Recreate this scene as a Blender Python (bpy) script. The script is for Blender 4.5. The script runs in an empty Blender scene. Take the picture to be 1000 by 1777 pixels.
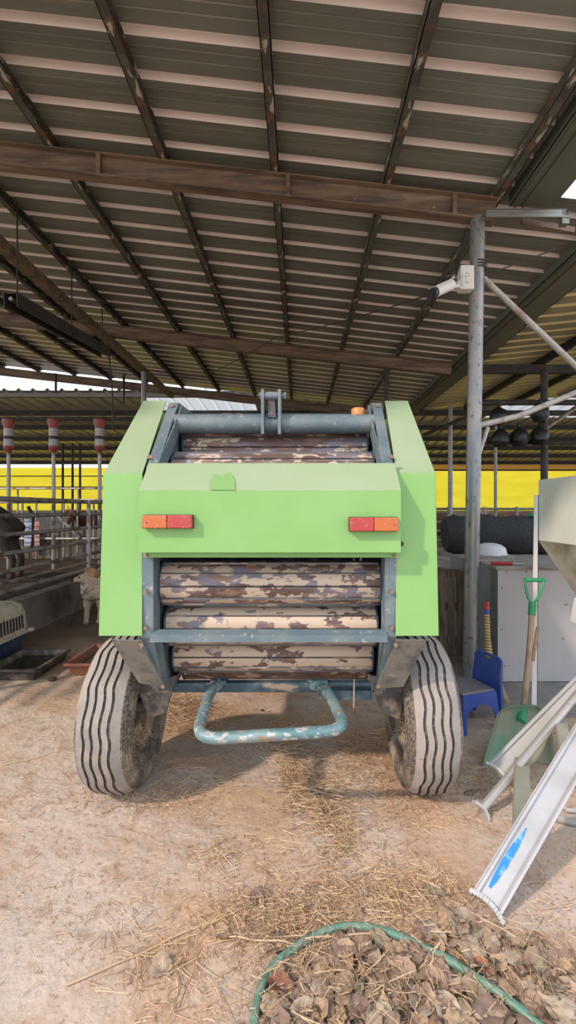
import bpy, math, random
from mathutils import Vector, Matrix, noise, Euler
random.seed(7)
C = bpy.context.scene.collection
F = 810.0; PX = 520.0; PY = 883.0; HC = 1.5
def P(px, py, Y):
    return Vector(((px-PX)*Y/F, Y, HC+(PY-py)*Y/F))
def G(px, py, z=0.0):
    Y = (HC-z)*F/(py-PY)
    return Vector(((px-PX)*Y/F, Y, z))

# ------------------------------------------------------------------ materials
MATS = {}
def mat(name, base, rough=0.6, metal=0.0, layers=(), bump=0.0, bscale=40.0, bstretch=(1,1,1), spec=None, trans=None, bdist=0.01):
    """layers: (colour, noise scale, lo, hi, stretch xyz, detail[, roughness])"""
    m = bpy.data.materials.new(name); m.use_nodes = True
    nt = m.node_tree; N = nt.nodes; L = nt.links
    b = N['Principled BSDF']
    tc = N.new('ShaderNodeTexCoord')
    col = N.new('ShaderNodeRGB'); col.outputs[0].default_value = (*base, 1); cur = col.outputs[0]
    for i, ly in enumerate(layers):
        c, sc, lo, hi, st, det = ly[:6]
        mp = N.new('ShaderNodeMapping'); mp.inputs['Scale'].default_value = st
        mp.inputs['Location'].default_value = (i*3.7+1.3, i*5.1, i*2.9)
        L.new(tc.outputs['Object'], mp.inputs[0])
        nz = N.new('ShaderNodeTexNoise'); nz.inputs['Scale'].default_value = sc; nz.inputs['Detail'].default_value = det
        nz.inputs['Roughness'].default_value = 0.6
        L.new(mp.outputs[0], nz.inputs['Vector'])
        mr = N.new('ShaderNodeMapRange'); mr.inputs[1].default_value = lo; mr.inputs[2].default_value = hi
        L.new(nz.outputs['Fac'], mr.inputs[0])
        mx = N.new('ShaderNodeMix'); mx.data_type = 'RGBA'
        L.new(mr.outputs[0], mx.inputs[0]); L.new(cur, mx.inputs[6]); mx.inputs[7].default_value = (*c, 1)
        cur = mx.outputs[2]
    L.new(cur, b.inputs['Base Color'])
    b.inputs['Roughness'].default_value = rough; b.inputs['Metallic'].default_value = metal
    if spec is not None: b.inputs['Specular IOR Level'].default_value = spec
    if bump:
        mp = N.new('ShaderNodeMapping'); mp.inputs['Scale'].default_value = bstretch
        L.new(tc.outputs['Object'], mp.inputs[0])
        nz = N.new('ShaderNodeTexNoise'); nz.inputs['Scale'].default_value = bscale; nz.inputs['Detail'].default_value = 6
        L.new(mp.outputs[0], nz.inputs['Vector'])
        bp = N.new('ShaderNodeBump'); bp.inputs['Strength'].default_value = bump; bp.inputs['Distance'].default_value = bdist
        L.new(nz.outputs['Fac'], bp.inputs['Height']); L.new(bp.outputs[0], b.inputs['Normal'])
    if trans:
        tr = N.new('ShaderNodeBsdfTranslucent'); L.new(cur, tr.inputs[0])
        ms = N.new('ShaderNodeMixShader'); ms.inputs[0].default_value = trans
        L.new(b.outputs[0], ms.inputs[1]); L.new(tr.outputs[0], ms.inputs[2])
        L.new(ms.outputs[0], N['Material Output'].inputs[0])
    MATS[name] = m
    return m
U = (1,1,1)
green = mat('green_paint', (0.205,0.415,0.125), 0.45, 0, [((0.245,0.435,0.16),3,.45,.75,U,4), ((0.16,0.30,0.10),26,.72,.76,U,6)], .05, 60, spec=.5)
greenpale = mat('green_paint_sky_pale', (0.29,0.385,0.22), 0.6, 0, [((0.335,0.405,0.265),3,.4,.75,U,5), ((0.22,0.34,0.14),26,.72,.76,U,6)], .05, 60, spec=.5)  # paler green for the upper slopes, sky reflection put into the colour
bluegrey = mat('bluegrey_paint', (0.115,0.165,0.195), 0.5, .1, [((0.20,0.235,0.25),6,.40,.65,U,7), ((0.38,0.35,0.31),30,.60,.68,U,8)], .1, 60)
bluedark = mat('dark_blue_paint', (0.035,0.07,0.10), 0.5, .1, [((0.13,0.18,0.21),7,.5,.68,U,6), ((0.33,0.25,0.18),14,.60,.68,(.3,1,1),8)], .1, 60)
deflm = mat('dusty_steel_plate', (0.20,0.185,0.16), 0.65, .2, [((0.09,0.10,0.11),9,.5,.66,U,8), ((0.38,0.33,0.27),12,.58,.70,U,8)], .1, 60)
def roller_mat(name, lo, hi):
    return mat(name, (0.14,0.085,0.075), 0.55, .1,
      [((0.22,0.20,0.24),6,.47,.58,(.5,2.5,2.5),6), ((0.27,0.16,0.12),13,.52,.60,(.5,1.6,1.6),6), ((0.56,0.44,0.34),19,lo,hi,(.55,1.05,1.05),5)], .5, 20, (.6,1.2,1.2), bdist=.005)
roll_a = roller_mat('roller_some_mud', .505, .515)
roll_b = roller_mat('roller_much_mud', .445, .455)
roll_c = roller_mat('roller_little_mud', .56, .57)
rub = mat('tyre_rubber_dusty', (0.315,0.275,0.25), 0.85, 0, [((0.22,0.20,0.19),4,.42,.68,U,6), ((0.38,0.31,0.26),12,.52,.72,U,6), ((0.16,0.15,0.145),40,.62,.72,U,6)], .25, 150, bdist=.002)
groove = mat('tyre_groove', (0.085,0.078,0.072), 0.9, 0, [((0.22,0.185,0.155),45,.5,.64,U,5)])
sidew = mat('tyre_sidewall', (0.055,0.05,0.046), 0.85, 0, [((0.22,0.175,0.13),75,.42,.62,U,6), ((0.33,0.265,0.20),7,.50,.66,U,6)], .3, 80)
rimm = mat('rim_dusty', (0.33,0.27,0.20), 0.75, .1, [((0.20,0.17,0.14),14,.45,.65,U,6)], .2, 60)
axlem = mat('axle_plate_grimy', (0.10,0.095,0.10), 0.6, .2, [((0.26,0.21,0.17),12,.5,.6,U,8)], .2, 60)
boltm = mat('bolt_rusty', (0.28,0.19,0.14), .6, .5)
redl = mat('red_lens', (0.42,0.05,0.045), .25, 0, [((0.45,0.22,0.18),60,.58,.7,U,5)], .4, 200, (1,1,1))
oral = mat('orange_lens', (0.50,0.13,0.035), .25, 0, [((0.50,0.30,0.2),60,.58,.7,U,5)], .4, 200, (1,1,1))
amber = mat('amber_cap', (0.55,0.22,0.06), .35)
hoopm = mat('hoop_worn', (0.10,0.20,0.22), .5, .2, [((0.20,0.29,0.30),14,.42,.62,(.5,1,1),6), ((0.45,0.44,0.41),38,.54,.60,(.6,1,1),8), ((0.30,0.19,0.13),26,.56,.64,(.5,1,1),8)], .1, 60)
roofm = mat('roof_sheet', (0.32,0.325,0.275), .34, .45, [((0.245,0.245,0.21),1.2,.4,.65,(.3,6,1),5), ((0.34,0.31,0.25),3,.60,.75,(.4,3,1),6)], .05, 20)
roofr = mat('roof_sheet_rib', (0.80,0.73,0.69), .5, .1, [((0.62,0.57,0.52),2,.5,.7,(.4,6,1),5)])
rust = mat('beam_rust_brown', (0.21,0.14,0.09), .65, .1, [((0.095,0.07,0.055),5,.42,.62,(.3,2.5,2.5),7), ((0.30,0.235,0.17),3,.55,.72,(.4,3,3),6), ((0.42,0.38,0.33),34,.69,.72,U,5)], .1, 30)
purl = mat('purlin_flaking', (0.07,0.065,0.055), .7, .1, [((0.15,0.09,0.055),7,.5,.6,U,6), ((0.115,0.125,0.10),6,.46,.60,(1,.5,1),8), ((0.44,0.41,0.34),17,.585,.62,(1,.35,1),8)], .1, 30)
darkst = mat('dark_steel', (0.035,0.032,0.032), .6, .3, [((0.08,0.065,0.055),5,.5,.7,U,5)])
grimy = mat('grimy_pipe', (0.40,0.365,0.33), .6, .2, [((0.26,0.19,0.15),8,.5,.66,U,7), ((0.52,0.48,0.44),20,.6,.7,U,6)], .05, 60)
dullalu = mat('dull_aluminium', (0.30,0.30,0.27), .4, .5, [((0.20,0.19,0.17),8,.5,.65,(.4,1,1),6)])
galv = mat('galvanised_pipe', (0.235,0.25,0.265), .45, .5, [((0.36,0.32,0.30),6,.45,.65,(1,1,.4),7), ((0.13,0.11,0.10),22,.56,.66,(1,1,.6),8), ((0.22,0.12,0.08),9,.66,.72,U,8)], .05, 60)
railm = mat('pen_rail_steel', (0.33,0.30,0.285), .45, .5, [((0.12,0.09,0.075),4,.48,.62,U,6)])
gutm = mat('gutter_olive', (0.12,0.135,0.105), .6, .1, [((0.17,0.165,0.12),2,.45,.65,(1,.2,1),6)])
whites = mat('white_sheet', (0.76,0.745,0.76), .5, .1, [((0.66,0.64,0.64),3,.45,.7,(1,1,.4),5), ((0.36,0.30,0.26),30,.70,.75,U,6)])
greybx = mat('grey_sheet', (0.46,0.45,0.465), .5, .15, [((0.38,0.36,0.37),2,.45,.7,(1,1,.4),5), ((0.20,0.15,0.13),34,.72,.75,U,6)])
bluebx = mat('blue_grey_sheet', (0.20,0.225,0.25), .55, .15, [((0.28,0.29,0.30),3,.45,.7,(1,1,.4),5)])
alu = mat('aluminium', (0.46,0.445,0.45), .42, .45, [((0.35,0.33,0.325),8,.45,.7,(.4,.4,1),6)], .05, 80)
capm = mat('grey_plastic_foot', (0.42,0.41,0.40), .6)
bpaint = mat('blue_spray_paint', (0.012,0.20,0.56), .5, 0, [((0.20,0.42,0.58),26,.5,.66,U,6)])
stepm = mat('step_board', (0.27,0.27,0.215), .7, .1, [((0.36,0.34,0.28),6,.45,.7,U,6)])
wood = mat('wood_handle', (0.42,0.29,0.20), .6, 0, [((0.28,0.18,0.12),6,.45,.65,(3,3,.5),6)], .2, 30, (3,3,.4))
palm_ = mat('pallet_wood', (0.22,0.15,0.105), .8, 0, [((0.09,0.06,0.04),5,.45,.65,(4,4,.5),6)], .3, 30, (4,4,.5))
palb = mat('weathered_board', (0.34,0.31,0.28), .8, 0, [((0.2,0.17,0.15),5,.45,.65,(1,4,4),6)], .3, 30, (1,4,4))
gplast = mat('green_plastic', (0.035,0.30,0.14), .4, 0)
scoopm = mat('green_scoop', (0.16,0.32,0.21), .5, 0, [((0.33,0.31,0.23),6,.40,.62,U,7), ((0.36,0.27,0.19),9,.55,.7,U,7)], trans=.22)
bluep = mat('blue_plastic', (0.025,0.075,0.36), .4, 0, [((0.10,0.12,0.22),9,.55,.75,U,6)])
bluedust = mat('blue_plastic_dusty', (0.20,0.18,0.20), .7, 0, [((0.04,0.08,0.32),9,.52,.66,U,6)])
redp = mat('red_plastic', (0.50,0.03,0.03), .4)
whitep = mat('white_plastic', (0.62,0.62,0.62), .45)
blackp = mat('black_plastic', (0.012,0.012,0.013), .45)
rollnet = mat('black_net', (0.022,0.024,0.026), .85, 0, [((0.085,0.085,0.09),60,.5,.65,(1,4,4),4)], .8, 120, (1,3,3))
wrapy = mat('yellow_wrap', (0.50,0.34,0.14), .7); wrapk = mat('dark_wrap', (0.05,0.035,0.03), .7)
tarp = mat('yellow_tarp', (0.92,0.74,0.05), .55, 0, [((0.90,0.66,0.03),1.2,.4,.7,(.4,1,3),5)], trans=.8)
tarp_shade = mat('shaded_tarp', (0.55,0.27,0.05), .6, 0, trans=.35)  # tarpaulin in shadow, its shade put into an orange colour
clear_sheet = mat('pale_translucent_sheet', (0.62,0.63,0.62), .5, 0, trans=.45)
rearroof = mat('rear_roof_sheet', (0.34,0.29,0.17), .35, .3, [((0.24,0.21,0.16),1,.4,.65,(4,.3,1),5)], trans=.035)  # yellow tarp bounce put into the base, slight translucency added as glow
concrete = mat('concrete', (0.175,0.145,0.12), .9, 0, [((0.105,0.085,0.07),2.5,.45,.65,U,8)], .2, 30, spec=.1)
slabm = mat('concrete_slab', (0.25,0.235,0.22), .9, 0, [((0.17,0.15,0.135),2.5,.45,.65,U,8)], .2, 30)
dung = mat('bedding_dark', (0.045,0.033,0.026), .95, 0, [((0.10,0.07,0.048),6,.5,.65,U,8)], .8, 20, bdist=.04, spec=.05)
beige = mat('beige_plastic', (0.47,0.40,0.32), .6, 0, [((0.26,0.22,0.18),10,.50,.64,U,7)])
navy = mat('navy_plastic', (0.018,0.035,0.085), .5, 0, [((0.08,0.08,0.10),10,.5,.7,U,6)])
slotm = mat('slot_dark', (0.02,0.02,0.02), .8)
trayk = mat('black_tray', (0.045,0.042,0.042), .55, 0, [((0.17,0.13,0.11),8,.5,.62,U,7)])
water = mat('dirty_water', (0.02,0.016,0.012), .08)
terra = mat('red_tray', (0.27,0.085,0.05), .6, 0, [((0.2,0.13,0.1),8,.5,.65,U,6)])
soil = mat('soil', (0.06,0.045,0.035), .95)
hosem = mat('green_hose', (0.10,0.23,0.17), .5, 0, [((0.20,0.27,0.21),25,.48,.62,U,6), ((0.28,0.24,0.18),12,.58,.7,U,6)])
cowm = mat('cow_hide_brown', (0.17,0.07,0.035), .75, 0, [((0.10,0.04,0.025),3,.4,.6,U,5)], .3, 60)
cowd = mat('cow_hide_dark', (0.05,0.028,0.02), .75, 0, [((0.025,0.016,0.012),3,.4,.6,U,5)], .3, 60)
muz = mat('cow_muzzle', (0.36,0.22,0.17), .5)
hornm = mat('horn_pale', (0.5,0.42,0.3), .5)
dogw = mat('dog_fur_cream', (0.60,0.48,0.37), .9, 0, [((0.42,0.26,0.15),5,.48,.66,U,6)], .9, 70, (1,1,.35), bdist=.03)
dogt = mat('dog_fur_tan', (0.36,0.17,0.08), .9, 0, [((0.52,0.34,0.2),10,.45,.65,U,6)], .9, 70, (1,1,.35), bdist=.03)
nosek = mat('nose_black', (0.015,0.012,0.012), .35)
redfeed = mat('feeder_red', (0.26,0.04,0.035), .45); clearfeed = mat('feeder_clear', (0.32,0.29,0.28), .3, 0, [((0.42,0.39,0.37),12,.5,.7,U,3)])
wirem = mat('wire_dark', (0.02,0.018,0.017), .6)
camw = mat('camera_white', (0.68,0.64,0.60), .45)
straw_a = mat('straw_pale', (0.58,0.42,0.26), .7); straw_b = mat('straw_tan', (0.44,0.275,0.155), .75); straw_c = mat('straw_dark', (0.21,0.13,0.075), .8)
leafm = [mat('leaf_%d' % i, c, .75, 0, [((c[0]*.55,c[1]*.55,c[2]*.55),22,.45,.68,U,6)], .5, 50, bdist=.004, trans=.12) for i, c in enumerate(
    [(.36,.24,.165),(.42,.315,.23),(.26,.17,.13),(.46,.32,.20),(.33,.27,.19),(.50,.40,.30)])]
leafred = mat('leaf_rust_red', (.40,.14,.07), .7, 0, [((.25,.09,.05),20,.5,.7,U,5)]); leafbrown = mat('leaf_reddish_brown', (.23,.095,.055), .7, 0, [((.15,.07,.045),20,.5,.7,U,5)])
poster = mat('blue_white_cloth', (0.50,0.52,0.60), .7, 0, [((0.05,0.08,0.25),5,.48,.5,(.4,.4,8),3)])
poster2 = mat('red_white_cloth', (0.42,0.36,0.34), .7, 0, [((0.28,0.06,0.04),5,.48,.5,(.4,.4,8),3)])

# ground material
def ground_mat():
    m = bpy.data.materials.new('farm_dirt'); m.use_nodes = True
    nt = m.node_tree; N = nt.nodes; L = nt.links; b = N['Principled BSDF']
    tc = N.new('ShaderNodeTexCoord')
    def nz(s, d, loc=(0,0,0), st=(1,1,1), r=.6):
        mp = N.new('ShaderNodeMapping'); mp.inputs['Location'].default_value = loc; mp.inputs['Scale'].default_value = st
        L.new(tc.outputs['Object'], mp.inputs[0])
        n = N.new('ShaderNodeTexNoise'); n.inputs['Scale'].default_value = s; n.inputs['Detail'].default_value = d; n.inputs['Roughness'].default_value = r
        L.new(mp.outputs[0], n.inputs['Vector']); return n.outputs['Fac']
    def mr(v, lo, hi):
        r = N.new('ShaderNodeMapRange'); r.inputs[1].default_value = lo; r.inputs[2].default_value = hi; L.new(v, r.inputs[0]); return r.outputs[0]
    def mix(f, a, c):
        x = N.new('ShaderNodeMix'); x.data_type = 'RGBA'; L.new(f, x.inputs[0])
        if isinstance(a, tuple): x.inputs[6].default_value = (*a, 1)
        else: L.new(a, x.inputs[6])
        x.inputs[7].default_value = (*c, 1); return x.outputs[2]
    c = mix(mr(nz(1.3,6), .42,.58), (0.49,0.325,0.215), (0.50,0.40,0.335))
    c = mix(mr(nz(.9,3,(5,2,0)), .52,.60), c, (0.54,0.44,0.37))
    c = mix(mr(nz(7,8,(1,7,0)), .54,.72), c, (0.37,0.235,0.15))
    c = mix(mr(nz(34,8,(3,1,0)), .58,.74), c, (0.26,0.165,0.11))
    c = mix(mr(nz(60,4,(9,1,0)), .62,.72), c, (0.62,0.51,0.41))
    # darker earth in the cattle barn behind y = 4.5 m
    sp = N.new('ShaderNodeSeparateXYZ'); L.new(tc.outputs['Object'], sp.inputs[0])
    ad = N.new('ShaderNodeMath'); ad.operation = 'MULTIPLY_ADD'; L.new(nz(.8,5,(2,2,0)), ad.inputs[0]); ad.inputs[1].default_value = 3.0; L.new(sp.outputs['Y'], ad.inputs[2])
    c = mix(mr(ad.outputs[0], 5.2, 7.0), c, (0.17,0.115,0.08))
    L.new(c, b.inputs['Base Color']); b.inputs['Roughness'].default_value = .95; b.inputs['Specular IOR Level'].default_value = .2
    bp = N.new('ShaderNodeBump'); bp.inputs['Strength'].default_value = .9; bp.inputs['Distance'].default_value = .014
    s = N.new('ShaderNodeMath'); s.operation = 'ADD'; L.new(nz(12,10,(1,1,0),(1,1,1),.55), s.inputs[0]); h2 = N.new('ShaderNodeMath'); h2.operation = 'MULTIPLY'; h2.inputs[1].default_value = .45; L.new(nz(38,5,(1,5,0),(1,1,1),.5), h2.inputs[0]); L.new(h2.outputs[0], s.inputs[1])
    L.new(s.outputs[0], bp.inputs['Height']); L.new(bp.outputs[0], b.inputs['Normal'])
    return m
dirt = ground_mat()

# ------------------------------------------------------------------ mesh builder
class MB:
    def __init__(s): s.v = []; s.f = []; s.m = []; s.cm = 0
    def add(s, vs, fs):
        o = len(s.v); s.v += [Vector(v) for v in vs]
        for f in fs: s.f.append([i+o for i in f]); s.m.append(s.cm)
        return s
    def box(s, c, d, rot=None):
        c = Vector(c); hx, hy, hz = d[0]/2, d[1]/2, d[2]/2
        vs = [Vector((x,y,z)) for x in (-hx,hx) for y in (-hy,hy) for z in (-hz,hz)]
        if rot is not None:
            R = rot if isinstance(rot, Matrix) else Euler(rot).to_matrix()
            vs = [R @ v for v in vs]
        return s.add([c+v for v in vs], [(0,1,3,2),(4,6,7,5),(0,4,5,1),(2,3,7,6),(0,2,6,4),(1,5,7,3)])
    def bb(s, x0,x1,y0,y1,z0,z1): return s.box(((x0+x1)/2,(y0+y1)/2,(z0+z1)/2),(x1-x0,y1-y0,z1-z0))
    def bar(s, a, b, w, h, up=(0,0,1)):
        a = Vector(a); b = Vector(b); d = (b-a); L = d.length; d.normalize()
        u = Vector(up); r = d.cross(u).normalized(); u = r.cross(d).normalized()
        R = Matrix((r, d, u)).transposed()
        return s.box((a+b)/2, (w, L, h), R)
    def tube(s, pts, r, n=10, closed=False, cap=True, rs=None):
        pts = [Vector(p) for p in pts]; rings = []
        N = len(pts); up = None
        for i, p in enumerate(pts):
            if closed: t = pts[(i+1) % N]-pts[i-1]
            else: t = pts[min(i+1,N-1)]-pts[max(i-1,0)]
            t.normalize()
            if up is None:
                up = Vector((0,0,1)) if abs(t.z) < .9 else Vector((1,0,0))
            a = t.cross(up)
            if a.length < 1e-5: a = t.cross(Vector((0,1,0)))
            a.normalize(); up = a.cross(t).normalized()
            rr = rs[i] if rs else r
            rings.append([p+a*math.cos(2*math.pi*k/n)*rr+up*math.sin(2*math.pi*k/n)*rr for k in range(n)])
        vs = [v for q in rings for v in q]; fs = []
        for i in range(N if closed else N-1):
            j = (i+1) % N
            for k in range(n):
                k2 = (k+1) % n
                fs.append((i*n+k, j*n+k, j*n+k2, i*n+k2))
        if cap and not closed: fs += [tuple(range(n)), tuple((N-1)*n+k for k in reversed(range(n)))]
        return s.add(vs, fs)
    def prism(s, poly, vec):
        """poly: list of 3d points, extruded along vec"""
        n = len(poly); vec = Vector(vec); a = [Vector(p) for p in poly]
        return s.add(a+[p+vec for p in a], [tuple(reversed(range(n))), tuple(range(n,2*n))]+[(i,(i+1)%n,(i+1)%n+n,i+n) for i in range(n)])
    def lathe(s, prof, c, axis='Z', n=32, sweep=2*math.pi):
        c = Vector(c); rings = []; full = abs(sweep-2*math.pi) < 1e-6; cnt = n if full else n+1
        vs = []
        for r, h in prof:
            for k in range(cnt):
                t = sweep*k/n
                if axis == 'Z': vs.append(c+Vector((r*math.cos(t), r*math.sin(t), h)))
                elif axis == 'X': vs.append(c+Vector((h, r*math.cos(t), r*math.sin(t))))
                else: vs.append(c+Vector((r*math.cos(t), h, r*math.sin(t))))
        fs = []
        for i in range(len(prof)-1):
            for k in range(n):
                k2 = (k+1) % cnt
                fs.append((i*cnt+k, i*cnt+k2, (i+1)*cnt+k2, (i+1)*cnt+k))
        return s.add(vs, fs)
    def sphere(s, c, r, n=12, m=8, sq=(1,1,1)):
        c = Vector(c); vs = []; fs = []
        for i in range(m+1):
            ph = math.pi*i/m
            for k in range(n):
                t = 2*math.pi*k/n
                vs.append(c+Vector((r*sq[0]*math.sin(ph)*math.cos(t), r*sq[1]*math.sin(ph)*math.sin(t), r*sq[2]*math.cos(ph))))
        for i in range(m):
            for k in range(n): fs.append((i*n+k,(i+1)*n+k,(i+1)*n+(k+1)%n,i*n+(k+1)%n))
        return s.add(vs, fs)
    def build(s, name, mats, parent=None, smooth=False, bevel=0, label=None, cat=None, group=None, kind=None, solid=0, sub=0):
        me = bpy.data.meshes.new(name)
        if parent is not None:
            org = parent['_w'] if '_w' in parent else (0,0,0); org = Vector(org)
        else:
            xs = [v.x for v in s.v]; ys = [v.y for v in s.v]; zs = [v.z for v in s.v]
            org = Vector(((min(xs)+max(xs))/2,(min(ys)+max(ys))/2,min(zs)))
            if kind == 'structure': org = Vector((0,0,0))
        me.from_pydata([v-org for v in s.v], [], s.f)
        if not isinstance(mats, (list,tuple)): mats = [mats]
        for m in mats: me.materials.append(m)
        if len(mats) > 1: me.polygons.foreach_set('material_index', s.m)
        import bmesh
        bm = bmesh.new(); bm.from_mesh(me); bmesh.ops.remove_doubles(bm, verts=bm.verts, dist=1e-5)
        bmesh.ops.recalc_face_normals(bm, faces=bm.faces); bm.to_mesh(me); bm.free()
        if smooth: me.polygons.foreach_set('use_smooth', [True]*len(me.polygons))
        me.update()
        o = bpy.data.objects.new(name, me); C.objects.link(o)
        if parent is not None: o.parent = parent
        else: o.location = org
        o['_w'] = tuple(org)
        if smooth:
            e = o.modifiers.new('Edge Split', 'EDGE_SPLIT'); e.split_angle = math.radians(40)
        if solid: q = o.modifiers.new('Solidify', 'SOLIDIFY'); q.thickness = solid; q.offset = 0
        if bevel:
            q = o.modifiers.new('Bevel', 'BEVEL'); q.width = bevel; q.segments = 2; q.limit_method = 'ANGLE'
        tag(o, label, cat, group, kind)
        return o
def tag(o, label=None, cat=None, group=None, kind=None):
    if label: o['label'] = label
    if cat: o['category'] = cat
    if group: o['group'] = group
    if kind: o['kind'] = kind
def T(name, label, cat, loc, group=None):
    o = bpy.data.objects.new(name, None); C.objects.link(o); o.location = loc; o['_w'] = tuple(loc)
    o.empty_display_size = .1
    tag(o, label, cat, group); return o
def box_part(name, m, par, c, d, **k): return MB().box(c, d).build(name, m, par, **k)
def skinmesh(name, nodes, edges, m, parent=None, sub=2, loc=(0,0,0), scale=1.0, rotz=0.0, smooth=True, disp=0):
    """nodes: (x,y,z,r[,r2])"""
    me = bpy.data.meshes.new(name+'_s'); me.from_pydata([n[:3] for n in nodes], edges, [])
    o = bpy.data.objects.new(name+'_s', me); C.objects.link(o)
    md = o.modifiers.new('Skin', 'SKIN'); 
    for i, n in enumerate(nodes):
        sv = me.skin_vertices[0].data[i]; sv.radius = (n[3], n[4] if len(n) > 4 else n[3]); sv.use_root = (i == 0)
    md.use_smooth_shade = True
    ss = o.modifiers.new('Sub', 'SUBSURF'); ss.levels = sub; ss.render_levels = sub
    dg = bpy.context.evaluated_depsgraph_get()
    nm = bpy.data.meshes.new_from_object(o.evaluated_get(dg))
    bpy.data.objects.remove(o)
    M = Matrix.Translation(loc) @ Matrix.Rotation(rotz, 4, 'Z') @ Matrix.Scale(scale, 4)
    nm.transform(M)
    if disp:
        nm.update()
        for v in nm.vertices:
            v.co += v.normal*disp*(.5*noise.noise(v.co*18)+.7*noise.noise(Vector((v.co.x*90,v.co.y*90,v.co.z*28))))
    org = Vector(parent['_w']) if parent is not None else Vector(loc)
    nm.transform(Matrix.Translation(-org))
    nm.materials.clear(); nm.materials.append(m)
    nm.polygons.foreach_set('use_smooth', [True]*len(nm.polygons))
    r = bpy.data.objects.new(name, nm); C.objects.link(r)
    if parent is not None: r.parent = parent
    else: r.location = org
    r['_w'] = tuple(org)
    return r

# ------------------------------------------------------------------ the setting
def gz(x, y):
    a = noise.noise(Vector((x*.9, y*.9, 3)))*.022+noise.noise(Vector((x*3, y*3, 1)))*.011+noise.noise(Vector((x*9, y*9, 7)))*.0045
    return a*max(0, min(1, (9-y)/4))-.006
def ground():
    xs = [-40,-20,-10,-7,-5,-4]+[-3+i*.022 for i in range(int(6.4/.022))]+[3.5,4,5,7,10,20,40]
    ys = [-30,-12,-5,-2,-.5]+[0+i*.022 for i in range(int(5.4/.022))]+[5.5,5.8,6.2,6.7,7.3,8,9,11,14,18,24,34,60]
    mb = MB(); nx = len(xs)
    vs = [(x,y,gz(x,y)) for y in ys for x in xs]
    fs = [(j*nx+i, j*nx+i+1, (j+1)*nx+i+1, (j+1)*nx+i) for j in range(len(ys)-1) for i in range(nx-1)]
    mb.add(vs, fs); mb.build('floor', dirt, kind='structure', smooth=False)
    o = bpy.data.objects['floor']; o.data.polygons.foreach_set('use_smooth', [True]*len(o.data.polygons))
ground()
SL = -0.113
def rh(x): return 4.50+SL*x            # underside of the roof sheet
RY0, RY1 = .35, 12.75
def roof():
    mb = MB()
    ys = []
    p = .32; y0 = 3.0-9*p
    k = 0
    prof = []
    y = y0
    while y < RY1+.2:
        prof += [(y, 0, 0), (y+.006, .055, 1), (y+.062, .055, 1), (y+.078, 0, 0), (y+.13,0,0),(y+.138,.0025,0),(y+.146,0,0),(y+.21,0,0),(y+.218,.0025,0),(y+.226,0,0)]
        y += p
    prof = [q for q in prof if RY0 <= q[0] <= RY1]
    def strip(xa, xb, ya, yb):
        pr = [q for q in prof if ya <= q[0] <= yb]
        vs = []; 
        for x in (xa, xb):
            for q in pr: vs.append((x, q[0], rh(x)+q[1]))
        n = len(pr); o = len(mb.v); mb.v += [Vector(v) for v in vs]
        for i in range(n-1):
            mb.f.append([o+i, o+i+1, o+n+i+1, o+n+i]); mb.m.append(1 if (pr[i][2] or pr[i+1][2]) else 0)
    strip(-9.5, 1.86, RY0, 4.12); strip(-9.5, 2.78, 4.1, RY1)
    mb.build('ceiling', [roofm, roofr], kind='structure')
roof()
# main sloping I-beams
def ibeam(name, a, b, h, w, m, label, cat='beam', stiff=(), group=None):
    a = Vector(a); b = Vector(b)
    t = T(name, label, cat, ((a+b)/2))
    d = (b-a).normalized(); u = Vector((0,1,0)).cross(d); 
    if u.z < 0: u = -u
    MB().bar(a+u*(h/2-.006), b+u*(h/2-.006), w, .012, (u)).build('top_flange', m, t)
    MB().bar(a-u*(h/2-.006), b-u*(h/2-.006), w, .012, (u)).build('bottom_flange', m, t)
    MB().bar(a, b, .008, h-.024, (u)).build('web', m, t)
    for s in stiff:
        p = a+(b-a)*s
        MB().box(p, (.035, w*.95, h-.02)).build('stiffener', m, t)
    return t
def bz(x): return rh(x)-.10-.10
BL = ['rust-brown steel roof beam nearest the camera, ending over the tall grey post', 'middle rust-brown roof beam crossing above the back of the baler', 'farthest dark roof beam at the back edge of the roof']
for i, (by, x1) in enumerate(((4.1,1.72),(8.36,2.72),(12.62,2.72))):
    ibeam('roof_beam', (-9.3,by,bz(-9.3)), (x1,by,bz(x1)), .20, .11, rust, BL[i], stiff=[(xx+9.3)/(x1+9.3) for xx in (-1.75,-.1,1.35)] if i == 0 else ())
pl_words = {-8.7:'farthest left', -7.7:'third from the left wall side', -6.7:'over the cattle pens, third', -5.7:'over the cattle pens, second'}
purx = [-1.19-.975*k for k in range(1,8)][::-1]+[-1.19,-.215,.76,1.735]
names_p = {1.735:'flaking dark roof purlin along the right, beside the wide olive gutter', .76:'flaking dark roof purlin passing above the right end of the baler', -.215:'flaking dark roof purlin running straight away above the middle of the baler',
  -1.19:'flaking dark roof purlin crossing above the left half of the baler'}
ordw = ['first','second','third','fourth','fifth','sixth','seventh']
for x in purx:
    key = min(names_p, key=lambda k: abs(k-x))
    k = round((-1.19-x)/.975)
    lab = names_p[key] if abs(key-x) < .01 else 'dark roof purlin, %s one left of the purlin above the left half of the baler' % ordw[k-1]
    mb = MB(); z = rh(x)
    mb.bb(x-.035, x+.035, RY0, RY1, z-.10, z-.092); mb.bb(x-.035,x-.029,RY0,RY1,z-.10,z-.006); mb.bb(x-.035,x+.035,RY0,RY1,z-.012,z-.004)
    mb.bb(x+.029,x+.035,RY0,RY1,z-.10,z-.080)
    o = mb.build('roof_purlin', purl, label=lab, cat='purlin')
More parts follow.
